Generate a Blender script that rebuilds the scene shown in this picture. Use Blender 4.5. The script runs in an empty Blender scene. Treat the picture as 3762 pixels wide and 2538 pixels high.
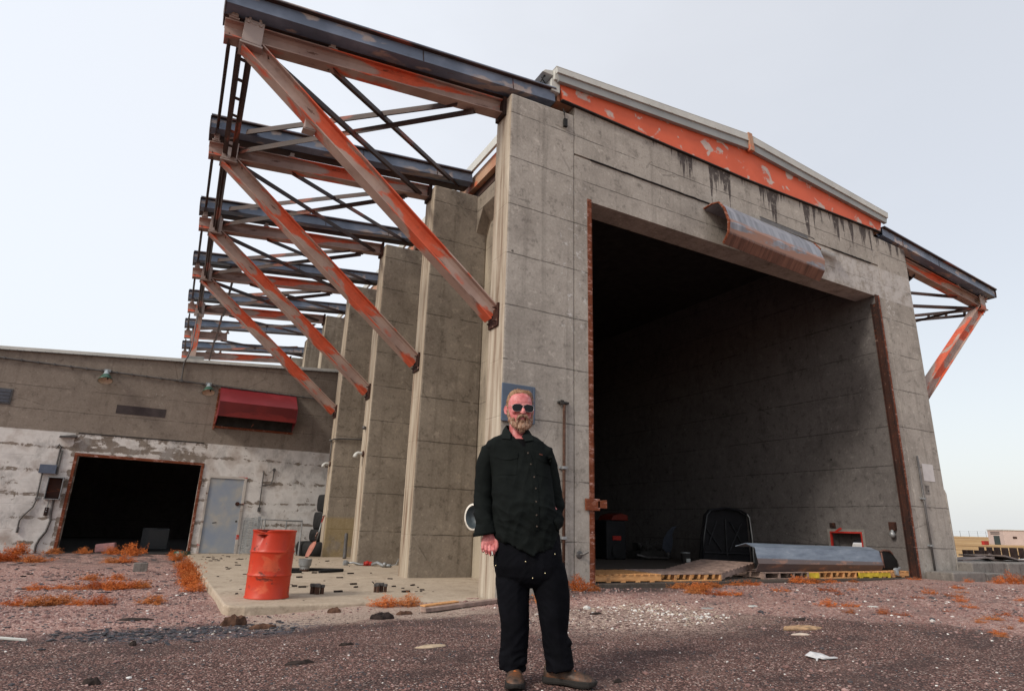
import bpy, bmesh, math, random
import numpy as np
from mathutils import Vector, Matrix, noise as mn
random.seed(7); rng = np.random.default_rng(11)
R = math.radians
scn = bpy.context.scene
COL = scn.collection

# ------------------------------------------------------------ camera
def vec(*a): return Vector(a)
YAW, PITCH, ROLL = -0.4974, 0.288, 0.0295
CAM = vec(-5.946, -8.1116, 0.975)
fw = vec(-math.sin(YAW)*math.cos(PITCH), math.cos(YAW)*math.cos(PITCH), math.sin(PITCH))
r0 = vec(math.cos(YAW), math.sin(YAW), 0); u0 = r0.cross(fw)
rr = r0*math.cos(ROLL)+u0*math.sin(ROLL); uu = -r0*math.sin(ROLL)+u0*math.cos(ROLL)
cam = bpy.data.objects.new('camera', bpy.data.cameras.new('camera')); COL.objects.link(cam)
cam.matrix_world = Matrix(((rr.x, uu.x, -fw.x, CAM.x), (rr.y, uu.y, -fw.y, CAM.y), (rr.z, uu.z, -fw.z, CAM.z), (0, 0, 0, 1)))
cam.data.lens = 21.525; cam.data.sensor_width = 36; cam.data.clip_end = 3000; cam.data.clip_start = .05
scn.camera = cam
# ------------------------------------------------------------ light
scn.view_settings.view_transform = 'Standard'; scn.view_settings.look = 'None'
scn.view_settings.exposure = 0; scn.view_settings.gamma = 1
SUN_AZ, SUN_EL = R(254), R(36)          # compass style azimuth (0 = +y, clockwise); sun from the left, slightly in front
w = bpy.data.worlds.new('World'); scn.world = w; w.use_nodes = True
nt = w.node_tree; nt.nodes.clear()
def wn(t, **k):
    n = nt.nodes.new(t)
    for a, b in k.items(): setattr(n, a, b)
    return n
sky = wn('ShaderNodeTexSky', sky_type='NISHITA', sun_disc=False, sun_elevation=SUN_EL, sun_rotation=SUN_AZ)
sky.air_density = 1.2; sky.dust_density = 4.0
skb = wn('ShaderNodeBackground'); skb.inputs[1].default_value = .05
nt.links.new(sky.outputs[0], skb.inputs[0])
tc = wn('ShaderNodeTexCoord')
dt = wn('ShaderNodeVectorMath', operation='DOT_PRODUCT'); sd = vec(math.sin(R(318))*math.cos(R(4)), math.cos(R(318))*math.cos(R(4)), math.sin(R(4)))
nt.links.new(tc.outputs['Generated'], dt.inputs[0]); dt.inputs[1].default_value = sd
mp = wn('ShaderNodeMapping'); mp.inputs['Scale'].default_value = (1.2, 1.2, 3.0); nt.links.new(tc.outputs['Generated'], mp.inputs[0])
cn = wn('ShaderNodeTexNoise'); cn.inputs['Scale'].default_value = 1.6; cn.inputs['Detail'].default_value = 6; cn.inputs['Roughness'].default_value = .5
nt.links.new(mp.outputs[0], cn.inputs['Vector'])
ad = wn('ShaderNodeMath', operation='MULTIPLY_ADD'); nt.links.new(cn.outputs[0], ad.inputs[0]); ad.inputs[1].default_value = .85; nt.links.new(dt.outputs['Value'], ad.inputs[2])
rp = wn('ShaderNodeValToRGB'); el = rp.color_ramp.elements
el[0].position = .18; el[0].color = (.67, .68, .705, 1); el[1].position = 1.15/1.2; el[1].color = (.86, .88, .915, 1)
e = rp.color_ramp.elements.new(.55); e.color = (.735, .742, .765, 1)
nt.links.new(ad.outputs[0], rp.inputs[0])
cb = wn('ShaderNodeBackground'); cb.inputs[1].default_value = .93; nt.links.new(rp.outputs[0], cb.inputs[0])
sx_ = wn('ShaderNodeSeparateXYZ'); nt.links.new(tc.outputs['Generated'], sx_.inputs[0])
mr = wn('ShaderNodeMapRange'); mr.interpolation_type = 'SMOOTHSTEP'; nt.links.new(sx_.outputs[2], mr.inputs[0]); mr.inputs[1].default_value = -.05; mr.inputs[2].default_value = .42; mr.inputs[3].default_value = .85; mr.inputs[4].default_value = 0
hz_ = wn('ShaderNodeMix', data_type='RGBA'); nt.links.new(mr.outputs[0], hz_.inputs[0]); nt.links.new(rp.outputs[0], hz_.inputs[6]); hz_.inputs[7].default_value = (.80, .825, .83, 1); nt.links.new(hz_.outputs[2], cb.inputs[0])
mx = wn('ShaderNodeAddShader'); nt.links.new(skb.outputs[0], mx.inputs[0]); nt.links.new(cb.outputs[0], mx.inputs[1])
wo = wn('ShaderNodeOutputWorld'); nt.links.new(mx.outputs[0], wo.inputs[0])
sl = bpy.data.lights.new('sun', 'SUN'); sl.energy = 2.3; sl.angle = R(10); sl.color = (1, .93, .82)
sun = bpy.data.objects.new('sun', sl); COL.objects.link(sun)
sdir = vec(math.sin(SUN_AZ)*math.cos(SUN_EL), math.cos(SUN_AZ)*math.cos(SUN_EL), math.sin(SUN_EL))
sun.rotation_euler = sdir.to_track_quat('Z', 'Y').to_euler(); sun.location = (-20, -5, 30)

# ------------------------------------------------------------ node helper
class NT:
    def __init__(s, name):
        s.m = bpy.data.materials.new(name); s.m.use_nodes = True; s.t = s.m.node_tree; s.t.nodes.clear()
        s.out = s.t.nodes.new('ShaderNodeOutputMaterial'); s.b = s.t.nodes.new('ShaderNodeBsdfPrincipled')
        s.t.links.new(s.b.outputs[0], s.out.inputs[0])
        s.geo = s.t.nodes.new('ShaderNodeNewGeometry'); s.P = s.geo.outputs['Position']
        s.tc = s.t.nodes.new('ShaderNodeTexCoord'); s.O = s.tc.outputs['Object']
    def set(s, inp, v):
        if isinstance(v, bpy.types.NodeSocket): s.t.links.new(v, inp)
        elif isinstance(v, tuple) and inp.type == 'RGBA': inp.default_value = (v+(1,))[:4]
        else: inp.default_value = v
    def math(s, op, a, b=0.0, c=None, clamp=False):
        n = s.t.nodes.new('ShaderNodeMath'); n.operation = op; n.use_clamp = clamp
        s.set(n.inputs[0], a); s.set(n.inputs[1], b)
        if c is not None: s.set(n.inputs[2], c)
        return n.outputs[0]
    def sc(s, v, x, y=None, z=None, off=(0, 0, 0)):
        n = s.t.nodes.new('ShaderNodeMapping'); s.t.links.new(v, n.inputs[0])
        n.inputs['Scale'].default_value = (x, x if y is None else y, x if z is None else z); n.inputs['Location'].default_value = off
        return n.outputs[0]
    def noise(s, v, scale=1, detail=5, rough=.55, dist=0.0):
        n = s.t.nodes.new('ShaderNodeTexNoise'); s.t.links.new(v, n.inputs['Vector'])
        n.inputs['Scale'].default_value = scale; n.inputs['Detail'].default_value = detail; n.inputs['Roughness'].default_value = rough; n.inputs['Distortion'].default_value = dist
        return n.outputs[0]
    def vor(s, v, scale, out='Distance', rnd=1.0):
        n = s.t.nodes.new('ShaderNodeTexVoronoi'); s.t.links.new(v, n.inputs['Vector']); n.inputs['Scale'].default_value = scale; n.inputs['Randomness'].default_value = rnd
        return n.outputs[out]
    def ramp(s, f, stops, interp='LINEAR'):
        n = s.t.nodes.new('ShaderNodeValToRGB'); n.color_ramp.interpolation = interp; s.set(n.inputs[0], f)
        e = n.color_ramp.elements
        while len(e) < len(stops): e.new(.5)
        for i, (p, c) in enumerate(stops):
            e[i].position = p; e[i].color = (c, c, c, 1) if isinstance(c, (int, float)) else (tuple(c)+(1,))[:4]
        return n.outputs[0]
    def ss(s, f, a, b): return s.ramp_range(f, a, b)
    def ramp_range(s, f, a, b):     # smooth 0..1 between a and b
        n = s.t.nodes.new('ShaderNodeMapRange'); n.interpolation_type = 'SMOOTHSTEP'; s.set(n.inputs[0], f)
        n.inputs[1].default_value = min(a, b); n.inputs[2].default_value = max(a, b)
        if a > b: n.inputs[3].default_value = 1; n.inputs[4].default_value = 0
        return n.outputs[0]
    def mix(s, f, a, b, mode='MIX'):
        n = s.t.nodes.new('ShaderNodeMix'); n.data_type = 'RGBA'; n.blend_type = mode
        s.set(n.inputs[0], f); s.set(n.inputs[6], a); s.set(n.inputs[7], b); return n.outputs[2]
    def xyz(s, v):
        n = s.t.nodes.new('ShaderNodeSeparateXYZ'); s.t.links.new(v, n.inputs[0]); return n.outputs
    def bump(s, h, strength=.4, dist=.02):
        n = s.t.nodes.new('ShaderNodeBump'); s.set(n.inputs['Height'], h); n.inputs['Strength'].default_value = strength; n.inputs['Distance'].default_value = dist
        s.t.links.new(n.outputs[0], s.b.inputs['Normal'])
    def fin(s, col, rough=.85, metal=0.0, spec=.3):
        s.set(s.b.inputs['Base Color'], col); s.set(s.b.inputs['Roughness'], rough); s.set(s.b.inputs['Metallic'], metal); s.b.inputs['Specular IOR Level'].default_value = spec
        return s.m
    def mul(s, *a):
        r = a[0]
        for x in a[1:]: r = s.math('MULTIPLY', r, x)
        return r

def plain(name, col, rough=.7, metal=0.0, var=.25, scale=8, spec=.3, bump=.1):
    n = NT(name); f = n.noise(n.O, scale, 6, .6)
    c2 = tuple(max(0, x*(1-var)) for x in col); c3 = tuple(min(1, x*(1+var)) for x in col)
    c = n.ramp(f, [(.3, c2), (.7, c3)]); n.bump(n.noise(n.O, scale*6, 4), bump, .004)
    return n.fin(c, rough, metal, spec)

def concrete(name, base, dark, joints=True, jo=7.98, js=.9, blotch=.35, paint=None, stains=False, bright=None, streak=.6, vj=True):
    n = NT(name); P = n.P; x, y, z = n.xyz(P)
    big = n.noise(P, .55, 5, .6, .4); med = n.noise(P, 2.6, 6, .65); fine = n.noise(P, 22, 5, .7)
    c = n.mix(n.ramp_range(big, .35, .68), base, tuple(b*(1-blotch)+d*blotch for b, d in zip(base, dark)))
    c = n.mix(n.mul(n.ramp_range(med, .45, .72), .55), c, dark)
    c = n.mix(n.mul(n.ramp_range(n.noise(P, 1.3, 6, .7, .8), .56, .72), .35), c, tuple(min(1, b*1.28) for b in base))
    wr = n.noise(n.sc(P, .35, .35, 3.2), 1.0, 5, .7)                       # lift to lift tone changes
    c = n.mix(n.mul(n.ramp_range(wr, .50, .68), .30), c, tuple(b*.72 for b in base))
    st = n.noise(n.sc(P, 5.5, 5.5, .22), 1.0, 5, .6)
    c = n.mix(n.mul(n.ramp_range(st, .52, .74), streak), c, tuple(d*.75 for d in dark))
    c = n.mix(n.mul(n.ramp_range(n.noise(n.sc(P, 9, 9, .35, (3, 1, 7)), 1.0, 4, .6), .60, .72), .25), c, tuple(min(1, b*1.35) for b in base))
    c = n.mix(.30, c, n.ramp(fine, [(.25, tuple(d*.6 for d in dark)), (.75, tuple(min(1, b*1.3) for b in base))]))
    h = n.math('ADD', n.mul(fine, .35), n.mul(med, .4))
    if joints:
        zz = n.math('ADD', z, n.mul(n.math('SUBTRACT', n.noise(P, 3.0, 3), .5), .03))
        f = n.math('ABSOLUTE', n.math('SUBTRACT', n.math('FRACT', n.math('DIVIDE', n.math('SUBTRACT', zz, jo-js/2), js)), .5))
        jl = n.ramp_range(f, .016, .004)
        jm = n.mul(jl, n.ramp_range(n.noise(P, 1.7, 4, .7), .34, .52))
        c = n.mix(n.mul(jm, .75), c, tuple(d*.35 for d in dark))
        h = n.math('SUBTRACT', h, n.mul(jm, .6))
        if vj:
            xy = n.math('ADD', x, n.mul(y, 1.0))
            f2 = n.math('ABSOLUTE', n.math('SUBTRACT', n.math('FRACT', n.math('DIVIDE', xy, 1.22)), .5))
            jv = n.mul(n.ramp_range(f2, .006, .001), n.ramp_range(n.noise(P, .9, 3), .55, .65))
            c = n.mix(n.mul(jv, .4), c, tuple(d*.5 for d in dark))
    pit = n.vor(P, 4.2); pm = n.mul(n.ramp_range(pit, .055, .025), n.ramp_range(n.noise(P, 2.2, 2), .50, .56))
    pit2 = n.vor(n.sc(P, 1, 1, 1, (4, 4, 4)), 13); pm2 = n.mul(n.ramp_range(pit2, .08, .04), n.ramp_range(n.noise(P, 3.1, 2), .48, .55))
    th = n.vor(n.sc(P, 1, 1, 1.15, (1, 9, 2)), 1.15, rnd=.35); pm3 = n.mul(n.ramp_range(th, .040, .026), .9)
    pa = n.math('MAXIMUM', n.math('MAXIMUM', pm, pm2), pm3)
    c = n.mix(n.mul(pa, .85), c, tuple(d*.22 for d in dark))
    h = n.math('SUBTRACT', h, pa)
    fl = n.mul(n.ramp_range(n.noise(P, 14, 6, .8), .63, .70), n.ramp_range(n.noise(P, .8, 3), .46, .62))
    c = n.mix(n.mul(fl, .7), c, (.62, .62, .62))
    cv = n.t.nodes.new('ShaderNodeTexVoronoi'); cv.feature = 'DISTANCE_TO_EDGE'; n.t.links.new(n.sc(P, .55, .55, .42), cv.inputs['Vector']); cv.inputs['Scale'].default_value = 1.0
    wv = n.math('ADD', cv.outputs['Distance'], n.mul(n.math('SUBTRACT', n.noise(P, 4, 5, .7), .5), .035))
    ck = n.mul(n.ramp_range(n.math('ABSOLUTE', wv), .0045, .001), n.ramp_range(n.noise(P, .7, 3), .50, .60))
    c = n.mix(n.mul(ck, .35), c, tuple(d*.3 for d in dark)); h = n.math('SUBTRACT', h, n.mul(ck, .5))
    bl = n.noise(n.sc(P, 1, 1, 1, (11, 5, 3)), 5.5, 7, .75)
    c = n.mix(n.mul(n.ramp_range(bl, .54, .66), .55), c, tuple(d*.62 for d in dark)); c = n.mix(n.mul(n.ramp_range(bl, .44, .34), .42), c, tuple(min(1, b*1.45) for b in base))
    rough = .9
    if stains:
        X = n.math('ADD', n.mul(x, 1.0), 0.0)
        dp = n.noise(n.sc(P, 3.6, 3.6, .03), 1.0, 3, .75); dp2 = n.noise(n.sc(P, 9, 9, .4), 1.0, 4, .7)
        ln = n.math('MULTIPLY', n.math('SUBTRACT', dp, .455), 4.6)
        ln = n.math('ADD', ln, n.mul(n.math('SUBTRACT', dp2, .5), .35))
        amt = n.mul(n.ramp_range(x, .3, 3.4), n.math('ADD', ln, .10))
        below = n.math('SUBTRACT', 8.62, z)
        m = n.math('SUBTRACT', amt, below)
        m = n.mul(n.ramp_range(m, -.01, .16), n.ramp_range(n.noise(P, 9, 5, .7), .30, .50), n.ramp_range(z, 7.3, 7.6))
        c = n.mix(n.mul(m, .85), c, (.035, .026, .028))
    if paint:                      # paint(n, x, y, z, P) -> (mask, colour)
        for pm_, pc in paint(n, x, y, z, P):
            c = n.mix(pm_, c, pc); h = n.math('ADD', h, n.mul(pm_, .25))
    n.bump(h, .55, .012)
    return n.fin(c, rough, 0, .2)

def annex_paint(n, x, y, z, P):
    edge = n.math('ADD', z, n.mul(n.math('SUBTRACT', n.noise(P, 5, 4), .5), .03))
    reg = n.ramp_range(edge, 3.13, 3.09)
    side = n.math('MAXIMUM', n.ramp_range(x, -8.33, -8.36), n.ramp_range(x, -5.05, -5.02))
    over = n.mul(n.math('SUBTRACT', 1.0, side), .52)
    lift = n.noise(n.sc(P, .5, .5, 5.0), 1.0, 6, .75)
    f = n.math('ABSOLUTE', n.math('SUBTRACT', n.math('FRACT', n.math('DIVIDE', n.math('ADD', z, n.mul(n.noise(P, 1.5, 4), .18)), .62)), .5))
    band = n.mul(n.ramp_range(f, .13, .01), .155)
    pe = n.math('ADD', n.noise(P, 3.2, 8, .72, .6), n.mul(n.math('SUBTRACT', lift, .5), .55))
    pe = n.math('ADD', pe, band)
    thr = n.math('ADD', pe, n.mul(n.math('SUBTRACT', 1.0, side), .14))
    ok = n.mul(n.ramp_range(thr, .67, .60), reg)
    tone = n.ramp(n.noise(P, 1.8, 5, .6), [(.3, (.46, .44, .43)), (.5, (.64, .62, .605)), (.72, (.38, .33, .30))])
    patchy = n.mul(n.ramp_range(n.noise(n.sc(P, 2.2, 2.2, 1.2), 1.0, 7, .75), .52, .66), .6, reg)
    return [(n.mul(ok, .93), tone), (patchy, (.30, .29, .285))]
def facade_paint_and_light(n, x, y, z, P):
    a = n.mul(n.ramp_range(n.math('ADD', x, n.mul(n.noise(P, 2, 3), .8)), 6.6, 7.3), n.ramp_range(z, 6.68, 6.72), n.ramp_range(z, 7.54, 7.50))
    m = n.mul(a, n.ramp_range(n.noise(P, 3.5, 7, .75), .62, .42), .75)
    b = n.mul(n.ramp_range(x, -.72, -.60), n.ramp_range(x, -.05, -.12), n.ramp_range(n.noise(P, 6, 7, .8), .56, .62), n.ramp_range(z, 7.2, 6.5), n.ramp_range(z, 3.6, 4.5), .7)
    c = n.mul(n.ramp_range(x, 8.98, 9.1), n.ramp_range(x, 9.5, 9.3), n.ramp_range(z, 6.0, 6.4), n.ramp_range(z, 7.1, 6.8), n.ramp_range(n.noise(P, 5, 7, .8), .50, .58), .8)
    e = n.ramp_range(x, -1.685, -1.692); et = n.ramp(n.noise(n.sc(P, 6, 9, .5), 1, 5, .65), [(.34, (.19, .13, .09)), (.48, (.36, .305, .245)), (.68, (.50, .45, .375))])  # left-facing edge: brown drips over a tone lightened for the sun
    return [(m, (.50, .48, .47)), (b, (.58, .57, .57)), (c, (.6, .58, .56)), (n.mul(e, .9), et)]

def fin_light_and_tint(n, x, y, z, P):
    a = n.ramp_range(x, -1.685, -1.692)  # left-facing fin edge: sunlight put into the colour, with brown drips
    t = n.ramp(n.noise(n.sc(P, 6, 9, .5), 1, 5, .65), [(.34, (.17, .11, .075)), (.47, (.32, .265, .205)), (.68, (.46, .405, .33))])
    b = n.mul(n.ramp_range(x, -.39, -.36), n.ramp_range(x, -.34, -.345), n.ramp_range(n.noise(n.sc(P, 1, 2, .3), 1, 4, .6), .35, .6))  # side wall strip lightened too, as it faces the sun side
    yl = n.mul(n.ramp_range(y, 10.6, 10.7), n.ramp_range(y, 10.8, 10.76), n.ramp_range(z, 1.15, 1.05), n.ramp_range(n.noise(P, 1.5, 4, .6), .35, .5), .45)
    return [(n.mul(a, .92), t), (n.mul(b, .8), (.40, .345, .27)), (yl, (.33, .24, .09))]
M = {}
M['conc_front'] = concrete('facade_concrete', (.40, .368, .334), (.160, .142, .125), stains=True, paint=facade_paint_and_light, streak=.55, vj=False, blotch=.55)
M['conc_fin'] = concrete('buttress_concrete', (.285, .246, .203), (.108, .088, .070), streak=.65, paint=fin_light_and_tint, vj=False, blotch=.5)
M['conc_in'] = concrete('shaded_inner_concrete', (.145, .133, .130), (.058, .052, .050), streak=.35)  # darker copy of the outer concrete; indoor shade is in the base
M['conc_in2'] = concrete('deep_shade_inner_concrete', (.025, .024, .024), (.013, .012, .012), streak=.3)  # near-black copy; deep interior shade is put into the colour
M['conc_floor'] = concrete('shaded_floor', (.085, .070, .060), (.04, .034, .030), joints=False, streak=0)  # floor base darkened to carry the interior shade
M['conc_annex'] = concrete('annex_concrete', (.235, .198, .168), (.125, .100, .083), paint=annex_paint, jo=3.05, js=.62, vj=False)
M['conc_pad'] = concrete('pad_concrete', (.43, .36, .285), (.24, .185, .135), joints=False, streak=0)
M['conc_block'] = concrete('block_concrete', (.215, .198, .185), (.085, .076, .070), joints=False, streak=.9)

def steel(name, base, base2, orange, amt, rust=.12, axis='x', sc=1.0, rough=.6, metal=0.0, rustc=(.10, .032, .014), along=.35, darkv=(.10, .06, .05)):
    n = NT(name); P = n.O
    s = n.sc(P, along*sc, 1.6*sc, 1.6*sc)
    w = n.noise(s, 1.7, 3, .5, .5)
    f = n.noise(P, 14*sc, 6, .7)
    c = n.mix(n.ramp_range(n.noise(P, 1.2, 4), .4, .6), base, base2)
    om = n.ramp_range(n.math('ADD', w, n.mul(n.math('SUBTRACT', f, .5), .10)), 1-amt-.035, 1-amt+.035)
    oc = n.mix(n.ramp_range(n.noise(P, 5, 5, .7), .35, .7), orange, tuple(o*.8 for o in orange))
    c = n.mix(om, c, oc)
    r = n.noise(n.sc(P, .6*sc, 2.5*sc, 2.5*sc), 2.2, 8, .8, .3)
    rm = n.ramp_range(r, 1-rust-.30-.03, 1-rust-.30+.03)
    c = n.mix(n.mul(rm, .85), c, n.ramp(f, [(.3, tuple(x*.45 for x in rustc)), (.7, rustc)]))
    c = n.mix(n.mul(n.ramp_range(n.noise(P, 3.2*sc, 6, .7), .55, .75), .35), c, darkv)
    n.bump(n.math('ADD', n.mul(f, .5), n.mul(rm, -.5)), .3, .006)
    return n.fin(c, rough, metal, .35)
ORG = (.60, .105, .046)
M['steel_tie'] = steel('peeling_orange_steel', (.36, .26, .225), (.27, .18, .155), ORG, .415, .06)
M['steel_diag'] = steel('brace_orange_steel', (.42, .31, .265), (.34, .235, .20), ORG, .44, .05, along=.55)
M['steel_gable'] = steel('orange_gable_paint', (.54, .095, .040), (.60, .110, .048), (.50, .40, .36), .385, .012, along=1.5, sc=1.3, darkv=(.42, .07, .035))
M['steel_dark'] = steel('rusty_brown_steel', (.055, .030, .024), (.035, .020, .018), (.22, .06, .035), .36, .10, rustc=(.09, .028, .014))
M['steel_plate'] = steel('pale_primer_plate', (.33, .27, .25), (.28, .21, .19), (.40, .12, .07), .36, .04)
M['rail_blue'] = steel('blue_grey_rail_steel', (.185, .225, .305), (.115, .145, .205), (.40, .34, .32), .385, .03, rough=.4, along=.8, rustc=(.12, .05, .03), darkv=(.03, .04, .06))
M['rust'] = steel('rust_and_flaking_paint', (.13, .034, .018), (.06, .018, .011), (.46, .27, .23), .45, .24, sc=6.5, along=.5, rough=.9, rustc=(.22, .055, .018))
M['rust_brown'] = steel('dark_rust_channel', (.040, .014, .009), (.020, .009, .007), (.30, .20, .17), .31, .12, sc=3.0, rough=.9, rustc=(.16, .045, .018))
M['flash'] = plain('weathered_white_flashing', (.47, .475, .455), .55, 0, .12, 2.0)
M['flash2'] = plain('grey_flashing', (.27, .275, .27), .5, .2, .12, 2.0)
M['roof_panel'] = steel('roof_side_panel', (.42, .26, .17), (.36, .17, .10), (.55, .14, .07), .42, .05, along=1.0)
M['black'] = plain('black_void_rubber', (.012, .012, .013), .8, 0, .3, 10)
M['dark'] = plain('dark_grime_and_shade', (.03, .028, .027), .9, 0, .4, 5)  # for dark parts, and for the ceiling with shade in its colour
M['galv'] = plain('galvanised_pipe', (.26, .27, .28), .45, .5, .25, 9)
M['galv_dark'] = plain('dull_pipe', (.10, .095, .095), .5, .4, .3, 9)

# ------------------------------------------------------------ mesh builder
class MB:
    def __init__(s): s.v = []; s.f = []
    def add(s, vs, fs):
        k = len(s.v); s.v += [tuple(v) for v in vs]; s.f += [tuple(i+k for i in f) for f in fs]; return s
    def box(s, x0, x1, y0, y1, z0, z1):
        return s.add([(x, y, z) for x in (x0, x1) for y in (y0, y1) for z in (z0, z1)], [(0, 1, 3, 2), (4, 6, 7, 5), (0, 4, 5, 1), (2, 3, 7, 6), (0, 2, 6, 4), (1, 5, 7, 3)])
    def obox(s, c, d, sx, sy, sz, up=(0, 0, 1)):        # oriented box, length sx along d
        d = Vector(d).normalized(); up = Vector(up); y = up.cross(d).normalized(); z = d.cross(y); c = Vector(c)
        return s.add([c+d*a*sx/2+y*b*sy/2+z*e*sz/2 for a in (-1, 1) for b in (-1, 1) for e in (-1, 1)], [(0, 1, 3, 2), (4, 6, 7, 5), (0, 4, 5, 1), (2, 3, 7, 6), (0, 2, 6, 4), (1, 5, 7, 3)])
    def prism(s, poly, axis, a, b):                   # poly in the other two axes
        n = len(poly)
        def p(q, t): return {'y': (q[0], t, q[1]), 'x': (t, q[0], q[1]), 'z': (q[0], q[1], t)}[axis]
        return s.add([p(q, a) for q in poly]+[p(q, b) for q in poly], [tuple(range(n))[::-1], tuple(range(n, 2*n))]+[(i, (i+1) % n, n+(i+1) % n, n+i) for i in range(n)])
    def ring(s, cs, closed=False, caps=True):        # list of rings (same n)
        n = len(cs[0]); k = len(s.v); m = len(cs)
        for c in cs: s.v += [tuple(p) for p in c]
        for j in range(m-1 if not closed else m):
            for i in range(n):
                a = k+j*n+i; b = k+j*n+(i+1) % n; j2 = (j+1) % m; s.f.append((a, b, k+j2*n+(i+1) % n, k+j2*n+i))
        if caps and not closed: s.f.append(tuple(k+i for i in range(n))[::-1]); s.f.append(tuple(k+(m-1)*n+i for i in range(n)))
        return s
    def tube(s, pts, r, n=8, caps=True, closed=False):
        pts = [Vector(p) for p in pts]; rs = r if isinstance(r, (list, tuple)) else [r]*len(pts); cs = []
        ref = None
        for i, p in enumerate(pts):
            if closed: d = pts[(i+1) % len(pts)]-pts[i-1]
            else: d = (pts[min(i+1, len(pts)-1)]-pts[max(i-1, 0)])
            d = d.normalized()
            if ref is None: ref = Vector((0, 0, 1)) if abs(d.z) < .9 else Vector((1, 0, 0))
            x = (ref-d*ref.dot(d)).normalized(); ref = x; y = d.cross(x)
            cs.append([p+x*math.cos(t)*rs[i]+y*math.sin(t)*rs[i] for t in [2*math.pi*k/n for k in range(n)]])
        return s.ring(cs, closed, caps)
    def lathe(s, c, prof, n=32, axis=(0, 0, 1), caps=True):   # prof: (r, h)
        ax = Vector(axis).normalized(); x = ax.orthogonal().normalized(); y = ax.cross(x); c = Vector(c)
        return s.ring([[c+ax*h+(x*math.cos(t)+y*math.sin(t))*max(r, 1e-4) for t in [2*math.pi*k/n for k in range(n)]] for r, h in prof], caps=caps)
    def ball(s, c, rx, ry=None, rz=None, n=10):
        ry = ry or rx; rz = rz or rx; c = Vector(c)
        return s.ring([[c+Vector((rx*math.sin(a)*math.cos(t), ry*math.sin(a)*math.sin(t), rz*math.cos(a))) for t in [2*math.pi*k/(2*n) for k in range(2*n)]] for a in [math.pi*(j+.02)/(n+.04) for j in range(n+1)]])
    def rot(s, ang, axis='Z', c=(0, 0, 0), start=0):
        m = Matrix.Rotation(ang, 3, axis) if isinstance(axis, str) else Matrix.Rotation(ang, 3, Vector(axis)); c = Vector(c)
        s.v[start:] = [tuple(m @ (Vector(v)-c)+c) for v in s.v[start:]]; return s
    def jit(s, a, sc=3.0):
        s.v = [tuple(Vector(v)+mn.noise_vector(Vector(v)*sc)*a) for v in s.v]; return s
    def mirror(s, cx):                                # mirror in x about cx
        s.v = [(2*cx-v[0], v[1], v[2]) for v in s.v]; s.f = [f[::-1] for f in s.f]; return s
    def build(s, name, mat, parent=None, smooth=False, bevel=0.0, loc=None, mats=None, auto=None):
        me = bpy.data.meshes.new(name); me.from_pydata(s.v, [], s.f); me.update()
        bm = bmesh.new(); bm.from_mesh(me); bmesh.ops.recalc_face_normals(bm, faces=bm.faces); bm.to_mesh(me); bm.free()
        me.materials.append(mat)
        o = bpy.data.objects.new(name, me); COL.objects.link(o)
        if parent:
            o.parent = parent
            pl = wloc(parent)
            if loc is None: o.location = -pl
            else: o.location = loc
        elif loc is not None: o.location = loc
        if smooth:
            me.polygons.foreach_set('use_smooth', [True]*len(me.polygons))
        if auto:
            me.polygons.foreach_set('use_smooth', [True]*len(me.polygons)); me.set_sharp_from_angle(angle=R(auto))
        if bevel:
            b = o.modifiers.new('bevel', 'BEVEL'); b.width = bevel; b.segments = 2; b.limit_method = 'ANGLE'; b.angle_limit = R(40)
        return o
def wloc(o):
    l = Vector(o.location)
    while o.parent: o = o.parent; l += Vector(o.location)
    return l
def tag(o, label=None, cat=None, group=None, kind=None):
    if label: o['label'] = label
    if cat: o['category'] = cat
    if group: o['group'] = group
    if kind: o['kind'] = kind
    return o
def thing(name, label, cat, loc=(0, 0, 0), group=None, rz=0):
    o = bpy.data.objects.new(name, None); COL.objects.link(o); o.location = loc; o.rotation_euler = (0, 0, rz); o.empty_display_size = .2
    return tag(o, label, cat, group)
def dup(o, parent=None, dl=None):
    c = o.copy(); COL.objects.link(c)
    if parent is not None: c.parent = parent
    if dl is not None: c.location = Vector(c.location)+Vector(dl)
    for ch in list(o.children): dup(ch, c)
    return c

# ------------------------------------------------------------ ground
CP = np.array([(-5.1, .2, -.10), (-5.3, 4, -.11), (-5.3, 10, -.06), (-8, 12.4, -.01), (-9, 3, -.10), (-3.7, -4.4, .03), (-1.8, -.2, .0), (0, -.25, .12), (4, -.35, .14), (8.6, -.25, .155), (10.5, -.6, .12), (12.5, -.8, .07),
    (3, -4, .10), (-6, -3, -.02), (-1.5, -1.2, .02), (-7, -8, 0), (-3.2, -.6, -.03), (14, 6, 0), (22, 10, -.38), (24, 6, -.25), (-14, 8, -.05), (-3, 8, -.1), (-3, 4, -.1), (4, 10, 0), (4, 4, 0), (-12, -5, 0), (3, -12, .05), (60, 20, -.1), (100, 40, .1)])
def gz(x, y):
    x = np.asarray(x, float); y = np.asarray(y, float)
    w = np.zeros_like(x); a = np.zeros_like(x)
    for cx_, cy_, cz_ in CP:
        d = (x-cx_)**2+(y-cy_)**2; ww = 1/(d+.15)**1.7; w += ww; a += ww*cz_
    w0 = 2e-4; z = a/(w+w0)
    ins = np.clip(np.minimum(np.minimum(x+5.05, 8.9-x), np.where(x < -1.75, y-.3, y-.12))/.15, 0, 1)*(y < 27)
    z = z*(1-ins)+np.minimum(z, -.08)*ins
    t = np.clip((x-100)/165, 0, 1); z = z+(t*t*(3-2*t))*2.35+np.clip(t, 0, 1)*.25*np.sin(x*.02+y*.013)
    return z
def g1(x, y): return float(gz(np.array([x]), np.array([y]))[0])
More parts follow.
